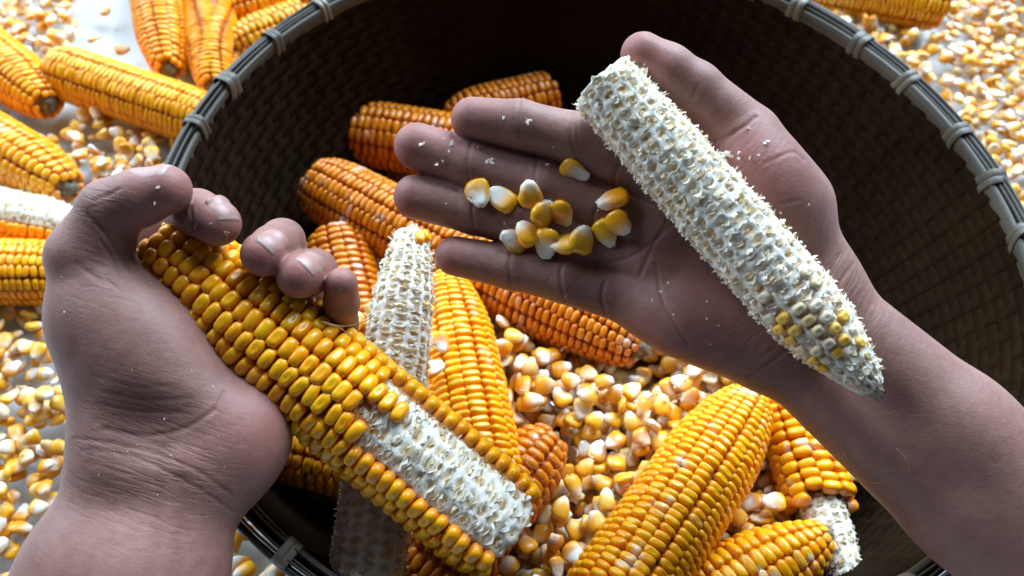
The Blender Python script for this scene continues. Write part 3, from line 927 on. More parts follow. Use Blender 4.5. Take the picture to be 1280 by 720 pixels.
def place_kernels(ms, n_single, name_group, label, rest_label, seed):
    q = np.random.default_rng(seed)
    sc = []
    for m in ms:
        px, py, d = vis_score(m)
        inside = 0 < px < 1280 and 0 < py < 720
        # hidden behind the hands' rough area?
        hid = (px < 330 and 210 < py < 720 and px > 95) or (490 < px < 960 and 130 < py < 400) or (px > 960 and py > 320 and (py - 320) > 0.9 * (px - 1300) + 200 and py < 0.9 * (px - 930) + 470)
        sc.append((d + (0 if inside else 5) + (3 if hid else 0) - 1.2 * m[2, 3] * 3))
    idx = np.argsort(sc)
    for k in idx[:n_single]:
        v = int(q.integers(6))
        link('corn_kernel', ME_LOOSE[v], None, ms[k], label=label, cat='corn kernel', group=name_group)
    gp = []
    rest = idx[n_single:]
    vv = q.integers(6, size=len(rest))
    for v in range(6):
        mm = [ms[k] for k, s in zip(rest, vv) if s == v]
        if mm:
            V, F, w = LOOSE[v]; gp.append(instance_merge(V, F, {'white': w}, mm))
    V, F, at = merge(gp)
    link('scattered_kernels', mesh_np('scattered_kernels', V, F, M_LOOSE, attrs=at), label=rest_label, cat='kernels', kind='stuff')
place_kernels(pile, 190, 'loose kernels heaped in the basket', 'loose pale yellow corn kernel in the heap inside the basket', 'deeper loose corn kernels in the heap inside the basket', 1)
place_kernels(fl, 95, 'loose kernels scattered on the floor', 'loose corn kernel scattered on the white floor sheet outside the basket', 'spread of loose corn kernels covering the floor sheet', 2)

# ------------------------------------------------------------------ hands
class Sdf:
    def __init__(s, lo, hi, h):
        s.lo = np.array(lo); s.h = h
        s.n = np.ceil((np.array(hi) - s.lo) / h).astype(int) + 1
        s.D = np.full(s.n, 0.05, np.float32)
    def block(s, lo, hi):
        i0 = np.clip(np.floor((lo - s.lo) / s.h).astype(int), 0, s.n - 1); i1 = np.clip(np.ceil((hi - s.lo) / s.h).astype(int) + 1, 1, s.n)
        g = [(np.arange(a, b) * s.h + o).astype(np.float32) for a, b, o in zip(i0, i1, s.lo)]
        return tuple(slice(a, b) for a, b in zip(i0, i1)), np.meshgrid(*g, indexing='ij', sparse=True)
    def put(s, sl, d, k):
        a = s.D[sl]
        if k > 0:
            h = np.maximum(k - np.abs(a - d), 0) / k
            s.D[sl] = np.minimum(a, d) - h * h * k * 0.25
        else: s.D[sl] = np.minimum(a, d)
    def cap(s, a, b, ra, rb, k):
        pad = max(ra, rb) + k + 0.003
        sl, (X, Y, Z) = s.block(np.minimum(a, b) - pad, np.maximum(a, b) + pad)
        d = b - a; L2 = float(d @ d) + 1e-12
        t = np.clip(((X - a[0]) * d[0] + (Y - a[1]) * d[1] + (Z - a[2]) * d[2]) / L2, 0, 1)
        ts = t * t * (3 - 2 * t) * 0.5 + t * 0.5
        dist = np.sqrt((X - a[0] - d[0] * t) ** 2 + (Y - a[1] - d[1] * t) ** 2 + (Z - a[2] - d[2] * t) ** 2) - (ra + (rb - ra) * ts)
        s.put(sl, dist.astype(np.float32), k)
    def ell(s, c, r, ax, k):
        """ellipsoid, ax rows = axes"""
        pad = max(r) + k + 0.003
        sl, (X, Y, Z) = s.block(c - pad, c + pad)
        P = [X - c[0], Y - c[1], Z - c[2]]
        q = [sum(ax[i][j] * P[j] for j in range(3)) / r[i] for i in range(3)]
        g = np.sqrt(q[0] ** 2 + q[1] ** 2 + q[2] ** 2)
        g2 = np.sqrt((q[0] / r[0]) ** 2 + (q[1] / r[1]) ** 2 + (q[2] / r[2]) ** 2)
        s.put(sl, (g * (g - 1) / np.maximum(g2, 1e-6)).astype(np.float32), k)
    def cut(s, a, b, r, k):
        pad = r + k + 0.002
        sl, (X, Y, Z) = s.block(np.minimum(a, b) - pad, np.maximum(a, b) + pad)
        d = b - a; L2 = float(d @ d) + 1e-12
        t = np.clip(((X - a[0]) * d[0] + (Y - a[1]) * d[1] + (Z - a[2]) * d[2]) / L2, 0, 1)
        dist = -(np.sqrt((X - a[0] - d[0] * t) ** 2 + (Y - a[1] - d[1] * t) ** 2 + (Z - a[2] - d[2] * t) ** 2) - r)
        A_ = s.D[sl]
        h = np.maximum(k - np.abs(A_ - dist), 0) / k
        s.D[sl] = np.maximum(A_, dist) + h * h * k * 0.25
    def union(s, o, k):
        h = np.maximum(k - np.abs(s.D - o.D), 0) / k
        s.D = np.minimum(s.D, o.D) - h * h * k * 0.25
    def mesh(s):
        D = s.D; neg = D < 0
        c = neg[:-1, :-1, :-1].astype(np.int8)
        cnt = np.zeros(np.array(D.shape) - 1, np.int8)
        for dx in (0, 1):
            for dy in (0, 1):
                for dz in (0, 1):
                    cnt += neg[dx:D.shape[0] - 1 + dx, dy:D.shape[1] - 1 + dy, dz:D.shape[2] - 1 + dz]
        act = (cnt > 0) & (cnt < 8)
        I = np.argwhere(act)
        idx = np.full(act.shape, -1, np.int32); idx[tuple(I.T)] = np.arange(len(I))
        off = np.array([(x, y, z) for x in (0, 1) for y in (0, 1) for z in (0, 1)])
        val = np.stack([D[tuple((I + o).T)] for o in off], 1)
        acc = np.zeros((len(I), 3)); num = np.zeros(len(I))
        for e in [(a, b) for a in range(8) for b in range(a + 1, 8) if np.abs(off[a] - off[b]).sum() == 1]:
            va, vb = val[:, e[0]], val[:, e[1]]
            cr = (va < 0) != (vb < 0)
            t = np.where(cr, va / np.where(cr, va - vb, 1), 0)
            p = off[e[0]] + (off[e[1]] - off[e[0]]) * t[:, None]
            acc += np.where(cr[:, None], p, 0); num += cr
        V = (I + acc / num[:, None]) * s.h + s.lo
        F = []
        for ax in range(3):
            o = [0, 0, 0]; o[ax] = 1
            n0 = neg[tuple(slice(0, D.shape[k] - o[k]) for k in range(3))]
            n1 = neg[tuple(slice(o[k], D.shape[k]) for k in range(3))]
            E = np.argwhere(n0 != n1)
            b, c_ = (ax + 1) % 3, (ax + 2) % 3
            ok = (E[:, b] > 0) & (E[:, c_] > 0) & (E[:, b] < D.shape[b] - 1) & (E[:, c_] < D.shape[c_] - 1)
            E = E[ok]
            ub = np.zeros(3, int); ub[b] = 1; uc = np.zeros(3, int); uc[c_] = 1
            q4 = np.stack([idx[tuple((E - ub - uc).T)], idx[tuple((E - uc).T)], idx[tuple(E.T)], idx[tuple((E - ub).T)]], 1)
            flip = ~n0[tuple(E.T)]
            q4[flip] = q4[flip][:, ::-1]
            F.append(q4)
        return V, np.concatenate(F)

def smooth_np(V, F, it, lam=0.5):
    E = np.concatenate([F[:, [0, 1]], F[:, [1, 2]], F[:, [2, 3]], F[:, [3, 0]]])
    E = np.concatenate([E, E[:, ::-1]])
    cnt = np.bincount(E[:, 0], minlength=len(V))[:, None]
    for _ in range(it):
        acc = np.stack([np.bincount(E[:, 0], weights=V[E[:, 1], k], minlength=len(V)) for k in range(3)], 1)
        V = V + lam * (acc / cnt - V)
    return V
def vnormals(V, F):
    n = np.cross(V[F[:, 2]] - V[F[:, 0]], V[F[:, 3]] - V[F[:, 1]])
    acc = np.zeros_like(V)
    for k in range(4):
        for a in range(3): acc[:, a] += np.bincount(F[:, k], weights=n[:, a], minlength=len(V))
    return acc / np.maximum(1e-12, np.linalg.norm(acc, axis=1))[:, None]
def seg_dist(P, poly):
    best = np.full(len(P), 1e9)
    for a, b in zip(poly[:-1], poly[1:]):
        a, b = np.array(a, float), np.array(b, float); d = b - a
        t = np.clip(((P - a) @ d) / (d @ d), 0, 1)
        best = np.minimum(best, np.linalg.norm(P - a - d * t[:, None], axis=1))
    return best

def catmull(p, n=6):
    p = np.array(p, float)
    if len(p) < 3: return p
    q = np.concatenate([[2 * p[0] - p[1]], p, [2 * p[-1] - p[-2]]]); out = []
    for i in range(1, len(q) - 2):
        for t in np.arange(n) / n:
            out.append(0.5 * (2 * q[i] + (q[i + 1] - q[i - 1]) * t + (2 * q[i - 1] - 5 * q[i] + 4 * q[i + 1] - q[i + 2]) * t * t + (3 * q[i] - q[i - 1] - 3 * q[i + 1] + q[i + 2]) * t ** 3))
    return np.array(out + [p[-1]])
def J(px, py, d, rpx):            # a joint: place and radius
    return cp(px, py, d), rpx * d / FPX

def build_hand(label, prims, fingers, ells, lo, hi, creases, flush, nails, cuts=(), wrinkle=(), armdir=(1, 0, 0), h=0.0009, kf=0.007):
    body = Sdf(lo, hi, h)
    for (a, b, k) in prims:
        body.cap(a[0], b[0], a[1], b[1], k)
    for (c, r, ax, k) in ells:
        body.ell(c, r, ax, k)
    fg = Sdf(lo, hi, h)
    for chain in fingers:
        one = chain
        tmp = Sdf(np.min([p[0] for p in one], 0) - 0.03, np.max([p[0] for p in one], 0) + 0.03, h)
        # align the little grid with the big one
        tmp.lo = fg.lo + np.round((tmp.lo - fg.lo) / h) * h
        for a, b in zip(one[:-1], one[1:]): tmp.cap(a[0], b[0], a[1], b[1], 0.0022)
        i0 = np.round((tmp.lo - fg.lo) / h).astype(int)
        s0 = np.maximum(i0, 0); s1 = np.minimum(i0 + tmp.n, fg.n)
        sl = tuple(slice(a, b) for a, b in zip(s0, s1)); tl = tuple(slice(a - c, b - c) for a, b, c in zip(s0, s1, i0))
        a_, d_ = fg.D[sl], tmp.D[tl]; k = 0.0012
        hh = np.maximum(k - np.abs(a_ - d_), 0) / k
        fg.D[sl] = np.minimum(a_, d_) - hh * hh * k * 0.25
    body.union(fg, kf)
    for a, b, r, k in cuts: body.cut(a, b, r, k)
    V, F = body.mesh()
    V = smooth_np(V, F, 3)
    Nn = vnormals(V, F)
    px = 640 + FPX * V[:, 0] / -V[:, 2]; py = 360 - FPX * V[:, 1] / -V[:, 2]
    P2 = np.stack([px, py], 1)
    face = np.einsum('ij,ij->i', Nn, -V / np.linalg.norm(V, axis=1)[:, None])
    cr = np.zeros(len(V)); disp = np.zeros(len(V))
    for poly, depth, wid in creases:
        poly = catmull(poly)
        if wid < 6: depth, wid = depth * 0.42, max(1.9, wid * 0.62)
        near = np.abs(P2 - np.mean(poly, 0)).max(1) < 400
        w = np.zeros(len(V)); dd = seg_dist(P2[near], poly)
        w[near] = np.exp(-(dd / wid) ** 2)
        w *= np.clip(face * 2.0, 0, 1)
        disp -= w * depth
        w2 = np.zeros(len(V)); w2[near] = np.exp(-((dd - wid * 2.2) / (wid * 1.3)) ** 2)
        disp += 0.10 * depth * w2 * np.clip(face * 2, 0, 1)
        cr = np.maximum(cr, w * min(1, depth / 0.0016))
    V = V + Nn * disp[:, None]
    fl_ = np.zeros(len(V))
    for (c, r, s_) in flush:
        fl_ = np.maximum(fl_, s_ * np.exp(-(np.linalg.norm(V - c, axis=1) / r) ** 2))
    wr_ = np.full(len(V), 0.03)
    for (c, r, s_) in wrinkle:
        wr_ = np.maximum(wr_, s_ * np.exp(-(np.linalg.norm(V - c, axis=1) / r) ** 2))
    al = V @ nrm(armdir); ac_ = V @ nrm(np.cross(armdir, [0, 0, 1.0]))
    Wd = CAM + V @ MC.T
    base = Wd.mean(0)
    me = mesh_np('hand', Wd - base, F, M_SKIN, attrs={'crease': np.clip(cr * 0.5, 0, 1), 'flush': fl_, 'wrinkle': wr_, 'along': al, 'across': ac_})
    o = link('hand', me, None, label=label, cat='hand')
    o.location = base
    bvh = BVHTree.FromPolygons([tuple(v) for v in Wd], F.tolist())
    # fingernails: plates that follow the fingertip
    for (jc, jr), n, tdir, back, wd, ln in nails:
        nW = MC @ nrm(n); tW = MC @ nrm(tdir)
        tW = nrm(tW - nW * (tW @ nW)); sW = np.cross(nW, tW)
        cW = CAM + MC @ jc + nW * jr - tW * back
        hit = bvh.ray_cast(Vector(cW + nW * 0.006), Vector(-nW), 0.02)
        if hit[0] is not None: cW = np.array(hit[0])
        nu, nv = 11, 13
        Vt, wh = [], []
        for i in range(nv):
            v = i / (nv - 1) * 2 - 1
            for j in range(nu):
                u = j / (nu - 1) * 2 - 1
                uu = u * math.sqrt(max(0, 1 - 0.22 * v * v)); vv = v * math.sqrt(max(0, 1 - 0.30 * u * u))
                p = cW + sW * uu * wd / 2 + tW * vv * ln / 2
                hit = bvh.ray_cast(Vector(p + nW * 0.006), Vector(-nW), 0.05)
                drop = 0.006 - hit[3] if hit[0] is not None else -1.0
                want = -((uu * wd / 2) ** 2 * 0.75 + (max(0, vv) * ln / 2) ** 2 * 0.25) / jr
                q = p + nW * min(max(drop, want - (0.0004 if v < 0.3 else 0.0025)), want + 0.0010)
                edge = max(abs(u), -v)
                lift = 0.00018 * (1 - max(0, (edge - 0.75) / 0.25) * 1.5)
                if v > 0.85: lift = 0.00015
                Vt.append(q + nW * lift - base); wh.append(0.25 if v > 0.8 else 0.0)
        Vt = np.array(Vt)
        low = Vt - nW * 0.0007
        i = np.arange(nu * nv).reshape(nv, nu)
        Ft = np.stack([i[:-1, :-1], i[:-1, 1:], i[1:, 1:], i[1:, :-1]], -1).reshape(-1, 4)
        b = np.concatenate([i[0, :], i[1:, -1], i[-1, -2::-1], i[-2:0:-1, 0]])
        k = nu * nv
        Fs = np.stack([b, b + k, np.roll(b, -1) + k, np.roll(b, -1)], 1)
        link('fingernail', mesh_np('fingernail', np.concatenate([Vt, low]), np.concatenate([Ft, Ft[:, ::-1] + k, Fs]), M_NAIL, attrs={'white': np.array(wh + wh)}), o)
    return o, bvh

I3 = np.eye(3)
def axes2(ang):                   # axes turned in the picture plane by ang degrees (image right-down positive)
    a = math.radians(-ang); return [np.array([math.cos(a), math.sin(a), 0]), np.array([-math.sin(a), math.cos(a), 0]), np.array([0, 0, 1.0])]
mm = 0.001
# ---- right hand, palm up
rf = [
    [J(855, 245, .303, 32), J(718, 174, .300, 33), J(650, 156, .300, 30.5), J(591, 149, .302, 27.5)],
    [J(825, 295, .306, 34), J(676, 232, .306, 34), J(588, 206, .307, 32), J(522, 183, .308, 29.5)],
    [J(812, 338, .306, 32), J(678, 285, .308, 32), J(594, 263, .309, 30), J(520, 246, .310, 28)],
    [J(815, 385, .303, 31), J(706, 350, .305, 29), J(638, 334, .307, 27.5), J(569, 320, .309, 25)],
    [J(985, 255, .297, 48), J(934, 172, .293, 40), J(868, 112, .290, 34), J(834, 88, .288, 32), J(803, 68, .287, 27.5)],
]
wr = [J(1020, 372, .300, 50), J(970, 432, .302, 50)]
rp = [
    (J(850, 243, .304, 34), J(1010, 350, .304, 44), .008),
    (J(822, 292, .306, 36), J(1000, 375, .305, 46), .008),
    (J(808, 338, .306, 36), J(985, 400, .305, 46), .008),
    (J(812, 386, .303, 33), J(970, 425, .303, 48), .008),
    (J(850, 402, .299, 38), J(950, 432, .300, 46), .012),
    (J(990, 262, .296, 46), J(1018, 360, .300, 48), .012),
    (wr[0], wr[1], .012),
    (wr[0], J(1190, 537, .288, 71), .006), (wr[1], J(1216, 632, .290, 77), .006),
    (J(1190, 537, .288, 71), J(1480, 800, .265, 108), .008), (J(1216, 632, .290, 77), J(1480, 868, .268, 110), .008),
]
re = [
    (cp(962, 235, .286), (26 * mm, 17 * mm, 14 * mm), axes2(58), .010),
    (cp(890, 410, .296), (27 * mm, 12 * mm, 11 * mm), axes2(18), .010),
]
rcre = [
    ([(650, 124), (648, 150), (652, 186)], .0010, 3.0), ([(716, 140), (714, 168), (722, 204)], .0011, 3.2), ([(722, 140), (721, 168), (729, 204)], .0007, 2.5),
    ([(590, 176), (584, 204), (588, 236)], .0010, 3.0), ([(672, 200), (668, 228), (674, 262)], .0011, 3.2),
    ([(596, 236), (590, 262), (594, 290)], .0010, 3.0), ([(676, 256), (672, 282), (676, 312)], .0011, 3.0),
    ([(640, 309), (636, 332), (640, 360)], .0009, 3.0), ([(704, 324), (700, 348), (706, 376)], .0010, 3.0),
    ([(785, 190), (770, 214), (766, 240)], .0011, 3.5), ([(752, 250), (742, 270), (742, 296)], .0010, 3.2), ([(748, 302), (742, 318), (744, 336)], .0009, 3.0), ([(756, 352), (752, 372), (760, 400)], .0010, 3.0),
    ([(884, 182), (905, 172), (930, 158), (945, 146)], .0014, 3.5), ([(872, 106), (866, 122), (848, 140)], .0007, 3.0), ([(918, 166), (900, 182), (885, 190)], .0010, 3.0),
    ([(884, 182), (870, 230), (885, 300), (930, 370), (960, 400)], .0011, 3.6), ([(884, 190), (850, 250), (820, 300), (800, 345)], .0009, 3.6),
    ([(740, 330), (790, 320), (850, 270), (880, 215)], .0009, 3.6), ([(820, 330), (830, 380), (860, 430)], .0007, 3.2),
    ([(955, 205), (990, 190), (1005, 200)], .0006, 2.4), ([(975, 255), (1000, 250)], .0005, 2.4),
    ([(1050, 318), (1030, 350), (1015, 372)], .0006, 2.6), ([(935, 470), (960, 455), (990, 430)], .0009, 3.2), ([(1066, 330), (1045, 360), (1035, 380)], .0007, 2.6),
]
rfl = [(cp(562, 148, .30), .012, .6), (cp(500, 182, .308), .012, .7), (cp(500, 246, .31), .012, .6), (cp(555, 320, .309), .011, .5), (cp(800, 68, .278), .014, .5), (cp(930, 215, .275), .02, .6), (cp(860, 400, .285), .022, .35)]
allp = [p for c_ in rf for p in c_] + [p for a, b, _ in rp for p in (a, b)]
lo = np.min([p[0] - p[1] for p in allp], 0) - 0.006; hi = np.max([p[0] + p[1] for p in allp], 0) + 0.006
rhand, rbvh = build_hand('right hand held open palm up with kernels in it and a bare cob across it', rp, rf, re, lo, hi, rcre, rfl, [], wrinkle=[(cp(1030, 360, .284), .022, .7), (cp(960, 440, .285), .018, .5), (cp(930, 175, .27), .014, .5)], armdir=np.array([0.75, -0.66, 0]), h=0.00075)

# ---- left hand gripping the ear
lf = [
    # index: round the tip of the ear, last joint along it
    [J(112, 372, .300, 40), J(175, 300, .318, 32), J(226, 268, .300, 29), J(247, 266, .286, 29), J(272, 279, .279, 29)],
    [J(178, 440, .318, 36), J(296, 360, .332, 32), J(354, 310, .312, 28), J(353, 301, .296, 27), J(342, 309, .287, 27.5), J(329, 318, .279, 28)],
    [J(218, 478, .320, 35), J(336, 400, .332, 31), J(396, 348, .316, 27), J(394, 338, .300, 26.5), J(385, 341, .290, 27.5), J(374, 345, .281, 28.5)],
    [J(262, 515, .318, 32), J(385, 445, .328, 26), J(424, 404, .306, 23), J(427, 378, .292, 21.5), J(427, 354, .284, 20)],
    # thumb
    [J(135, 400, .282, 64), J(112, 322, .278, 49), J(140, 262, .274, 38), J(172, 248, .272, 35.5), J(208, 237, .271, 31)],
]
lp = [
    (J(164, 572, .278, 54), J(243, 602, .278, 56), .012),
    (J(164, 572, .278, 54), J(112, 720, .268, 68), .012), (J(243, 602, .278, 56), J(194, 730, .268, 70), .012),
    (J(112, 720, .268, 68), J(10, 960, .25, 90), .02), (J(194, 730, .268, 70), J(100, 980, .25, 96), .02),
    (J(164, 560, .280, 56), J(138, 400, .282, 68), .014),
    (J(205, 560, .282, 62), J(190, 440, .288, 70), .014),
    (J(240, 580, .284, 58), J(292, 545, .284, 58), .014),
    (J(215, 560, .292, 56), J(150, 400, .302, 46), .012), (J(225, 565, .296, 56), J(182, 440, .318, 40), .012),
    (J(240, 575, .296, 54), J(222, 480, .320, 38), .012), (J(265, 580, .294, 52), J(264, 516, .318, 36), .012),
]
le = [
    (cp(298, 552, .284), (15 * mm, 18 * mm, 16 * mm), axes2(20), .016),
    (cp(255, 492, .282), (29 * mm, 11 * mm, 13 * mm), axes2(47), .012),
    (cp(184, 442, .276), (30 * mm, 17.5 * mm, 17 * mm), axes2(54), .012),
]
lcre = [
    ([(130, 536), (180, 545), (230, 536), (268, 512)], .0008, 5.0), ([(92, 548), (150, 556), (230, 580), (290, 618)], .0007, 3.0),
    ([(105, 562), (170, 572), (240, 606), (292, 640)], .0006, 2.8), ([(110, 578), (150, 590), (200, 610)], .0003, 2.6), ([(260, 520), (275, 500), (280, 490)], .0008, 3.0),
    ([(128, 490), (180, 500), (240, 498)], .0004, 3.0), ([(120, 505), (170, 514), (225, 516)], .0005, 3.0), ([(115, 470), (170, 484), (215, 482)], .0003, 3.0),
    ([(110, 268), (130, 290), (150, 320), (164, 338)], .0011, 3.5), ([(150, 285), (163, 300), (170, 318)], .0010, 3.0), ([(125, 300), (142, 325), (152, 345)], .0008, 3.2),
    ([(95, 330), (130, 352), (165, 360)], .0006, 4.0), ([(130, 345), (150, 362), (172, 366)], .0006, 3.0),
    ([(241, 248), (238, 262), (242, 282)], .0012, 3.0), ([(200, 560), (196, 640), (185, 718)], .0006, 14.0), ([(228, 600), (220, 660), (215, 718)], .0006, 12.0),
    ([(180, 205), (184, 214), (190, 222)], .0003, 2.5), ([(118, 250), (135, 244), (150, 236)], .0007, 3.2), ([(110, 262), (128, 254)], .0005, 3.0),
]
lfl = [(cp(215, 240, .262), .013, .4), (cp(275, 283, .270), .011, .5), (cp(328, 320, .272), .011, .6), (cp(372, 348, .272), .011, .6), (cp(427, 350, .285), .009, .6), (cp(325, 545, .268), .016, .35)]
lnails = [
    (lf[4][-1], (-0.20, 0.88, 0.42), (0.97, 0.16, 0.1), .003, .0130, .0150),
    (lf[0][-1], (0.60, 0.60, 0.52), (0.62, -0.45, 0.4), .001, .0105, .0115),
    (lf[1][-1], (0.50, 0.60, 0.62), (-0.45, -0.50, 0.75), .002, .0105, .0115),
    (lf[2][-1], (0.62, 0.62, 0.48), (-0.40, -0.45, 0.78), .002, .0105, .0115),
]
allp = [p for c_ in lf for p in c_] + [p for a, b, _ in lp for p in (a, b)]
lo = np.min([p[0] - p[1] for p in allp], 0) - 0.006; hi = np.max([p[0] + p[1] for p in allp], 0) + 0.006
lhand, lbvh = build_hand('left hand gripping the half shelled ear, thumb on its tip', lp, lf, le, lo, hi, lcre, lfl, lnails, wrinkle=[(cp(195, 580, .262), .022, .75), (cp(130, 560, .262), .018, .6), (cp(160, 510, .262), .015, .45), (cp(140, 330, .262), .014, .6), (cp(118, 250, .26), .012, .8)], armdir=np.array([0.32, 0.94, 0]), cuts=[(cp(150, 540, .2495), cp(205, 538, .2490), .0080, .012)], h=0.00075)

# ------------------------------------------------------------------ kernels in the palm and other small things
def on_surface(bvh, px, py):
    d = MC @ nrm(cp(px, py, 1.0))
    h = bvh.ray_cast(Vector(CAM), Vector(d), 2.0)
    return (np.array(h[0]), np.array(h[1])) if h[0] is not None else (None, None)
def palm_kernel(px, py, tipdir, bvh, label, group, seed, lift=0.0024, tilt=0.0, sc=1.0, flip=False, me=None, roll=0.0):
    P, n = on_surface(bvh, px, py)
    if P is None: return
    if n @ (CAM - P) < 0: n = -n
    n = nrm(0.45 * n + 0.55 * nrm(CAM - P))
    a = math.radians(tipdir)       # 0 = picture right, 90 = picture down
    t = MC @ np.array([math.cos(a), -math.sin(a), 0]); t = nrm(t - n * (t @ n))
    yv = nrm(-t * math.cos(tilt) + n * math.sin(tilt)); zv = nrm(n - yv * (n @ yv)); 
    if flip: zv = -zv
    xv = np.cross(yv, zv)
    if roll:
        xv, zv = xv * math.cos(roll) + zv * math.sin(roll), -xv * math.sin(roll) + zv * math.cos(roll)
    m = frame(P + n * lift, xv * sc, yv * sc, zv * sc)
    link('corn_kernel', ME_LOOSE_HI[seed % 5], None, m, label=label, cat='corn kernel', group=group)
KP = [(598, 243, 80, 0, False, 0.4), (627, 250, 215, 0, False, 0), (663, 241, 270, -0.1, True, 0.3), (720, 210, 25, 0, False, 0), (679, 268, 305, 0.1, True, 0.8),
      (701, 266, 60, 0.2, True, 0.3), (765, 251, 160, 0.1, True, 0.7), (774, 278, 50, 0, True, 0.2), (756, 293, 65, 0.3, True, 0.2), (727, 300, 285, 0.1, True, 0.5),
      (705, 303, 175, 0, True, 0.9), (683, 303, 95, 0.1, False, 0.2), (659, 291, 235, 0.2, True, 0.6), (643, 299, 215, -0.2, False, 0.5)]
KL = {0: 'palest loose kernel on the ring finger, closest to the fingertips', 1: 'white faced kernel with a yellow edge on the ring finger, second from the fingertips',
      2: 'kernel with its white tip pointing away from the little finger, beside the middle finger', 3: 'lone kernel at the base of the middle finger, apart from the others',
      6: 'kernel on its edge beside the cob, with two kernels just below it', 8: 'deep orange kernel with pale base next to the cob'}
for k, (x, y, td, tl, fp, ro) in enumerate(KP):
    palm_kernel(x, y, td, rbvh, KL.get(k, 'freshly shelled corn kernel in the cluster on the open right palm'), 'kernels in the open palm', k, tilt=tl, flip=fp, roll=ro, sc=1.05)

# chaff crumbs on the skin
def crumbs(name, label, bvh, spots, seed):
    q = np.random.default_rng(seed); out = []
    for px, py, s in spots:
        P, n = on_surface(bvh, px, py)
        if P is None: continue
        if n @ (CAM - P) < 0: n = -n
        for _ in range(1 if s < 1.6 else 3):
            sd = nrm(np.cross(n, q.normal(size=3)))
            out.append(flake(P + n * 0.0001 + q.normal(size=3) * 0.0006 * (s > 1.6), nrm(np.cross(sd, n) + n * q.uniform(0.1, 0.7)), sd, 0.0007 * s, 0.0011 * s, q.uniform(-1, 1), q))
    fl = np.array(out); F = (FLAKE_F[None] + (np.arange(len(fl)) * 9)[:, None, None]).reshape(-1, 4)
    link(name, mesh_np(name, fl.reshape(-1, 3), F, M_CHAFF), label=label, cat='chaff', kind='stuff')
q = np.random.default_rng(77)
sp = [(806, 83, 3.2), (528, 180, 1.6), (566, 181, 2.4), (561, 191, 1.4), (630, 145, 1.4), (656, 152, 1.8), (661, 156, 1.4), (549, 205, 2.0), (608, 203, 2.2), (612, 200, 1.5), (682, 206, 1.2), (558, 255, 1.2), (630, 278, 1.2), (645, 343, 1.5),
      (913, 189, 2.8), (921, 195, 2.0), (955, 177, 1.8), (935, 198, 2.0), (950, 194, 1.2), (936, 160, 1.2), (974, 265, 1.2), (1011, 257, 1.0), (828, 365, 1.5), (816, 378, 1.4), (836, 352, 1.3), (1106, 374, 1.2), (895, 204, 1.6), (875, 180, 2.2)]
sp += [(x, y, s) for x, y, s in zip(q.uniform(520, 1000, 50), q.uniform(150, 440, 50), q.uniform(0.4, 0.9, 50))]
crumbs('chaff_crumbs', 'white chaff crumbs stuck to the open right palm and fingers', rbvh, sp, 5)
sp = [(192, 252, 1.4), (200, 233, 1.4), (303, 268, 1.6), (322, 300, 1.5), (262, 280, 0.8), (430, 370, 1.2), (425, 362, 1.0)]
sp += [(x, y, s) for x, y, s in zip(q.uniform(70, 300, 45), q.uniform(230, 640, 45), q.uniform(0.3, 0.6, 45))]
crumbs('chaff_crumbs', 'tiny pale chaff specks on the left hand', lbvh, sp, 6)

# two kernels resting on the ear beside the upright cob, one on the cob's flank
for k, (x, y, z, a) in enumerate([(551, 427, 0.094, 0.3), (541, 461, 0.097, 1.9)]):
    R3 = Matrix.Rotation(a, 3, 'Z') @ Matrix.Rotation(0.35 - 0.5 * k, 3, 'X')
    m = np.eye(4); m[:3, :3] = np.array(R3); m[:3, 3] = WZ(x, y, z)
    link('corn_kernel', ME_LOOSE_HI[k], None, m, label=['pale loose kernel lying flat on the yellow ear beside the upright cob', 'whitish kernel wedged between the upright cob and the yellow ear'][k], cat='corn kernel', group='loose kernels heaped in the basket')

# ------------------------------------------------------------------ silk threads and hairs
def thread(name, label, pts, r, m=M_SILK, parent=None):
    P = catmull([np.array(p) for p in pts], 8)
    n = len(P)
    T = np.gradient(P, axis=0); T /= np.linalg.norm(T, axis=1)[:, None]
    U = np.cross(T, [0.3, 0.2, 0.9]); U /= np.linalg.norm(U, axis=1)[:, None]
    V, F, at = sweep((P, U, np.cross(T, U)), np.array([(-r, 0), (0, -r), (r, 0), (0, r)]), False)
    return link(name, mesh_np(name, V, F, m), parent, label=label, cat=None if parent else 'corn silk')
thread('corn_silk', 'fine reddish thread springing off the held ear beside the little finger', [W(402, 402, .279), W(430, 408, .278), W(455, 402, .276), W(468, 394, .275)], 0.00022)
thread('corn_silk', 'short brown thread curling down on the held ear below the fingertips', [W(405, 404, .279), W(425, 410, .277), W(438, 421, .277)], 0.00018)
thread('corn_silk', 'tiny curled thread standing beside the index fingertip', [W(281, 305, .272), W(284, 296, .268), W(280, 290, .267), W(287, 291, .266)], 0.00018)
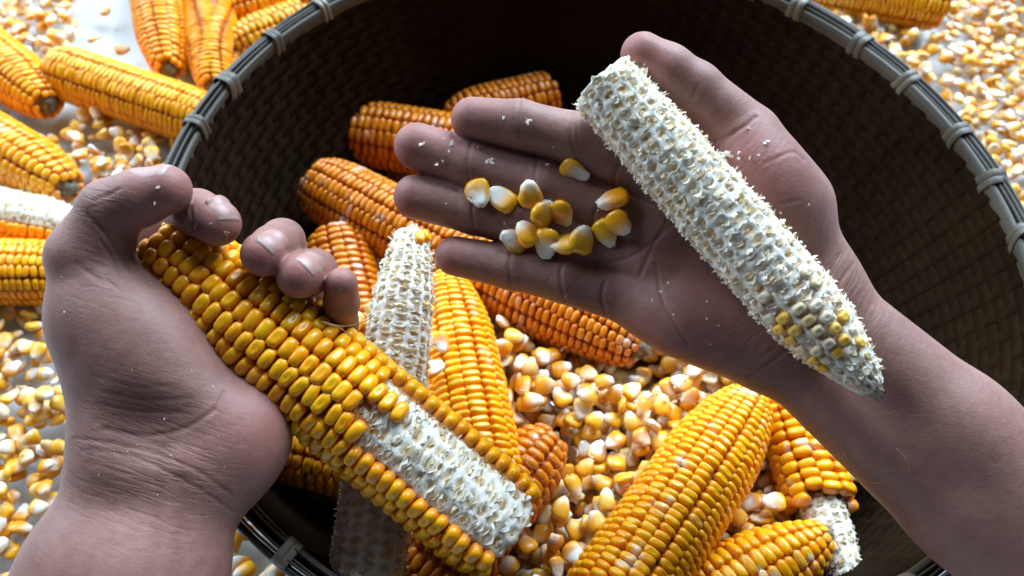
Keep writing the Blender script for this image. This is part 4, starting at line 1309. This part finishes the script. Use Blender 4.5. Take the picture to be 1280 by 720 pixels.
thread('corn_silk', 'loose thread curling off the butt of the half shelled ear', [W(670, 640, .296), W(676, 630, .292), W(684, 618, .29), W(683, 611, .29)], 0.0002)

for pts in ([(1050, 556), (1060, 575), (1062, 598), (1052, 612), (1036, 618)], [(1075, 598), (1090, 604), (1108, 602)], [(1120, 560), (1132, 572), (1138, 590)]):
    P = []
    for k, (x, y) in enumerate(pts):
        h_, n_ = on_surface(rbvh, x, y)
        if h_ is not None: P.append(h_ - np.array(rhand.location) + nrm(CAM - h_) * (0.0002 + 0.0012 * math.sin(math.pi * k / (len(pts) - 1))))
    thread('hair', None, P, 0.00009, M_SILK, rhand)

Mi = np.linalg.inv(np.array(silk_ear.matrix_basis))
qs = np.random.default_rng(4)
for k in range(9):
    x0, y0 = qs.uniform(652, 688), qs.uniform(540, 600)
    a = qs.uniform(0, 6.28); pts = []
    for j in range(5):
        p = WZ(x0 + 7 * j * math.cos(a), y0 + 7 * j * math.sin(a), 0.093 + 0.004 * math.sin(j * 0.8))
        a += qs.normal() * 0.6
        pts.append((Mi @ np.append(p, 1))[:3])
    thread('silk_thread', None, pts, 0.00016, M_SILK, silk_ear)

# ------------------------------------------------------------------ chaff fallen among the kernels
def litter(name, label, ms, n, seed, up):
    q = np.random.default_rng(seed); out = []
    for k in q.choice(len(ms), n):
        P = ms[k][:3, 3] + np.array([q.normal() * 0.003, q.normal() * 0.003, up])
        d = nrm(np.array([q.normal(), q.normal(), 0.3])); sd = nrm(np.cross(d, q.normal(size=3)))
        out.append(flake(P, d, sd, q.uniform(0.0008, 0.0028), q.uniform(0.0012, 0.0042), q.uniform(-1, 1), q))
    fl_ = np.array(out); F = (FLAKE_F[None] + (np.arange(len(fl_)) * 9)[:, None, None]).reshape(-1, 4)
    link(name, mesh_np(name, fl_.reshape(-1, 3), F, M_CHAFF), label=label, cat='chaff', kind='stuff')
top = sorted(pile, key=lambda m: -m[2, 3])[:700]
litter('fallen_chaff', 'white chaff flakes fallen on the kernels in the basket', top, 170, 8, 0.0028)
litter('fallen_chaff', 'white chaff flakes fallen among the kernels on the floor sheet', fl, 260, 9, 0.0028)
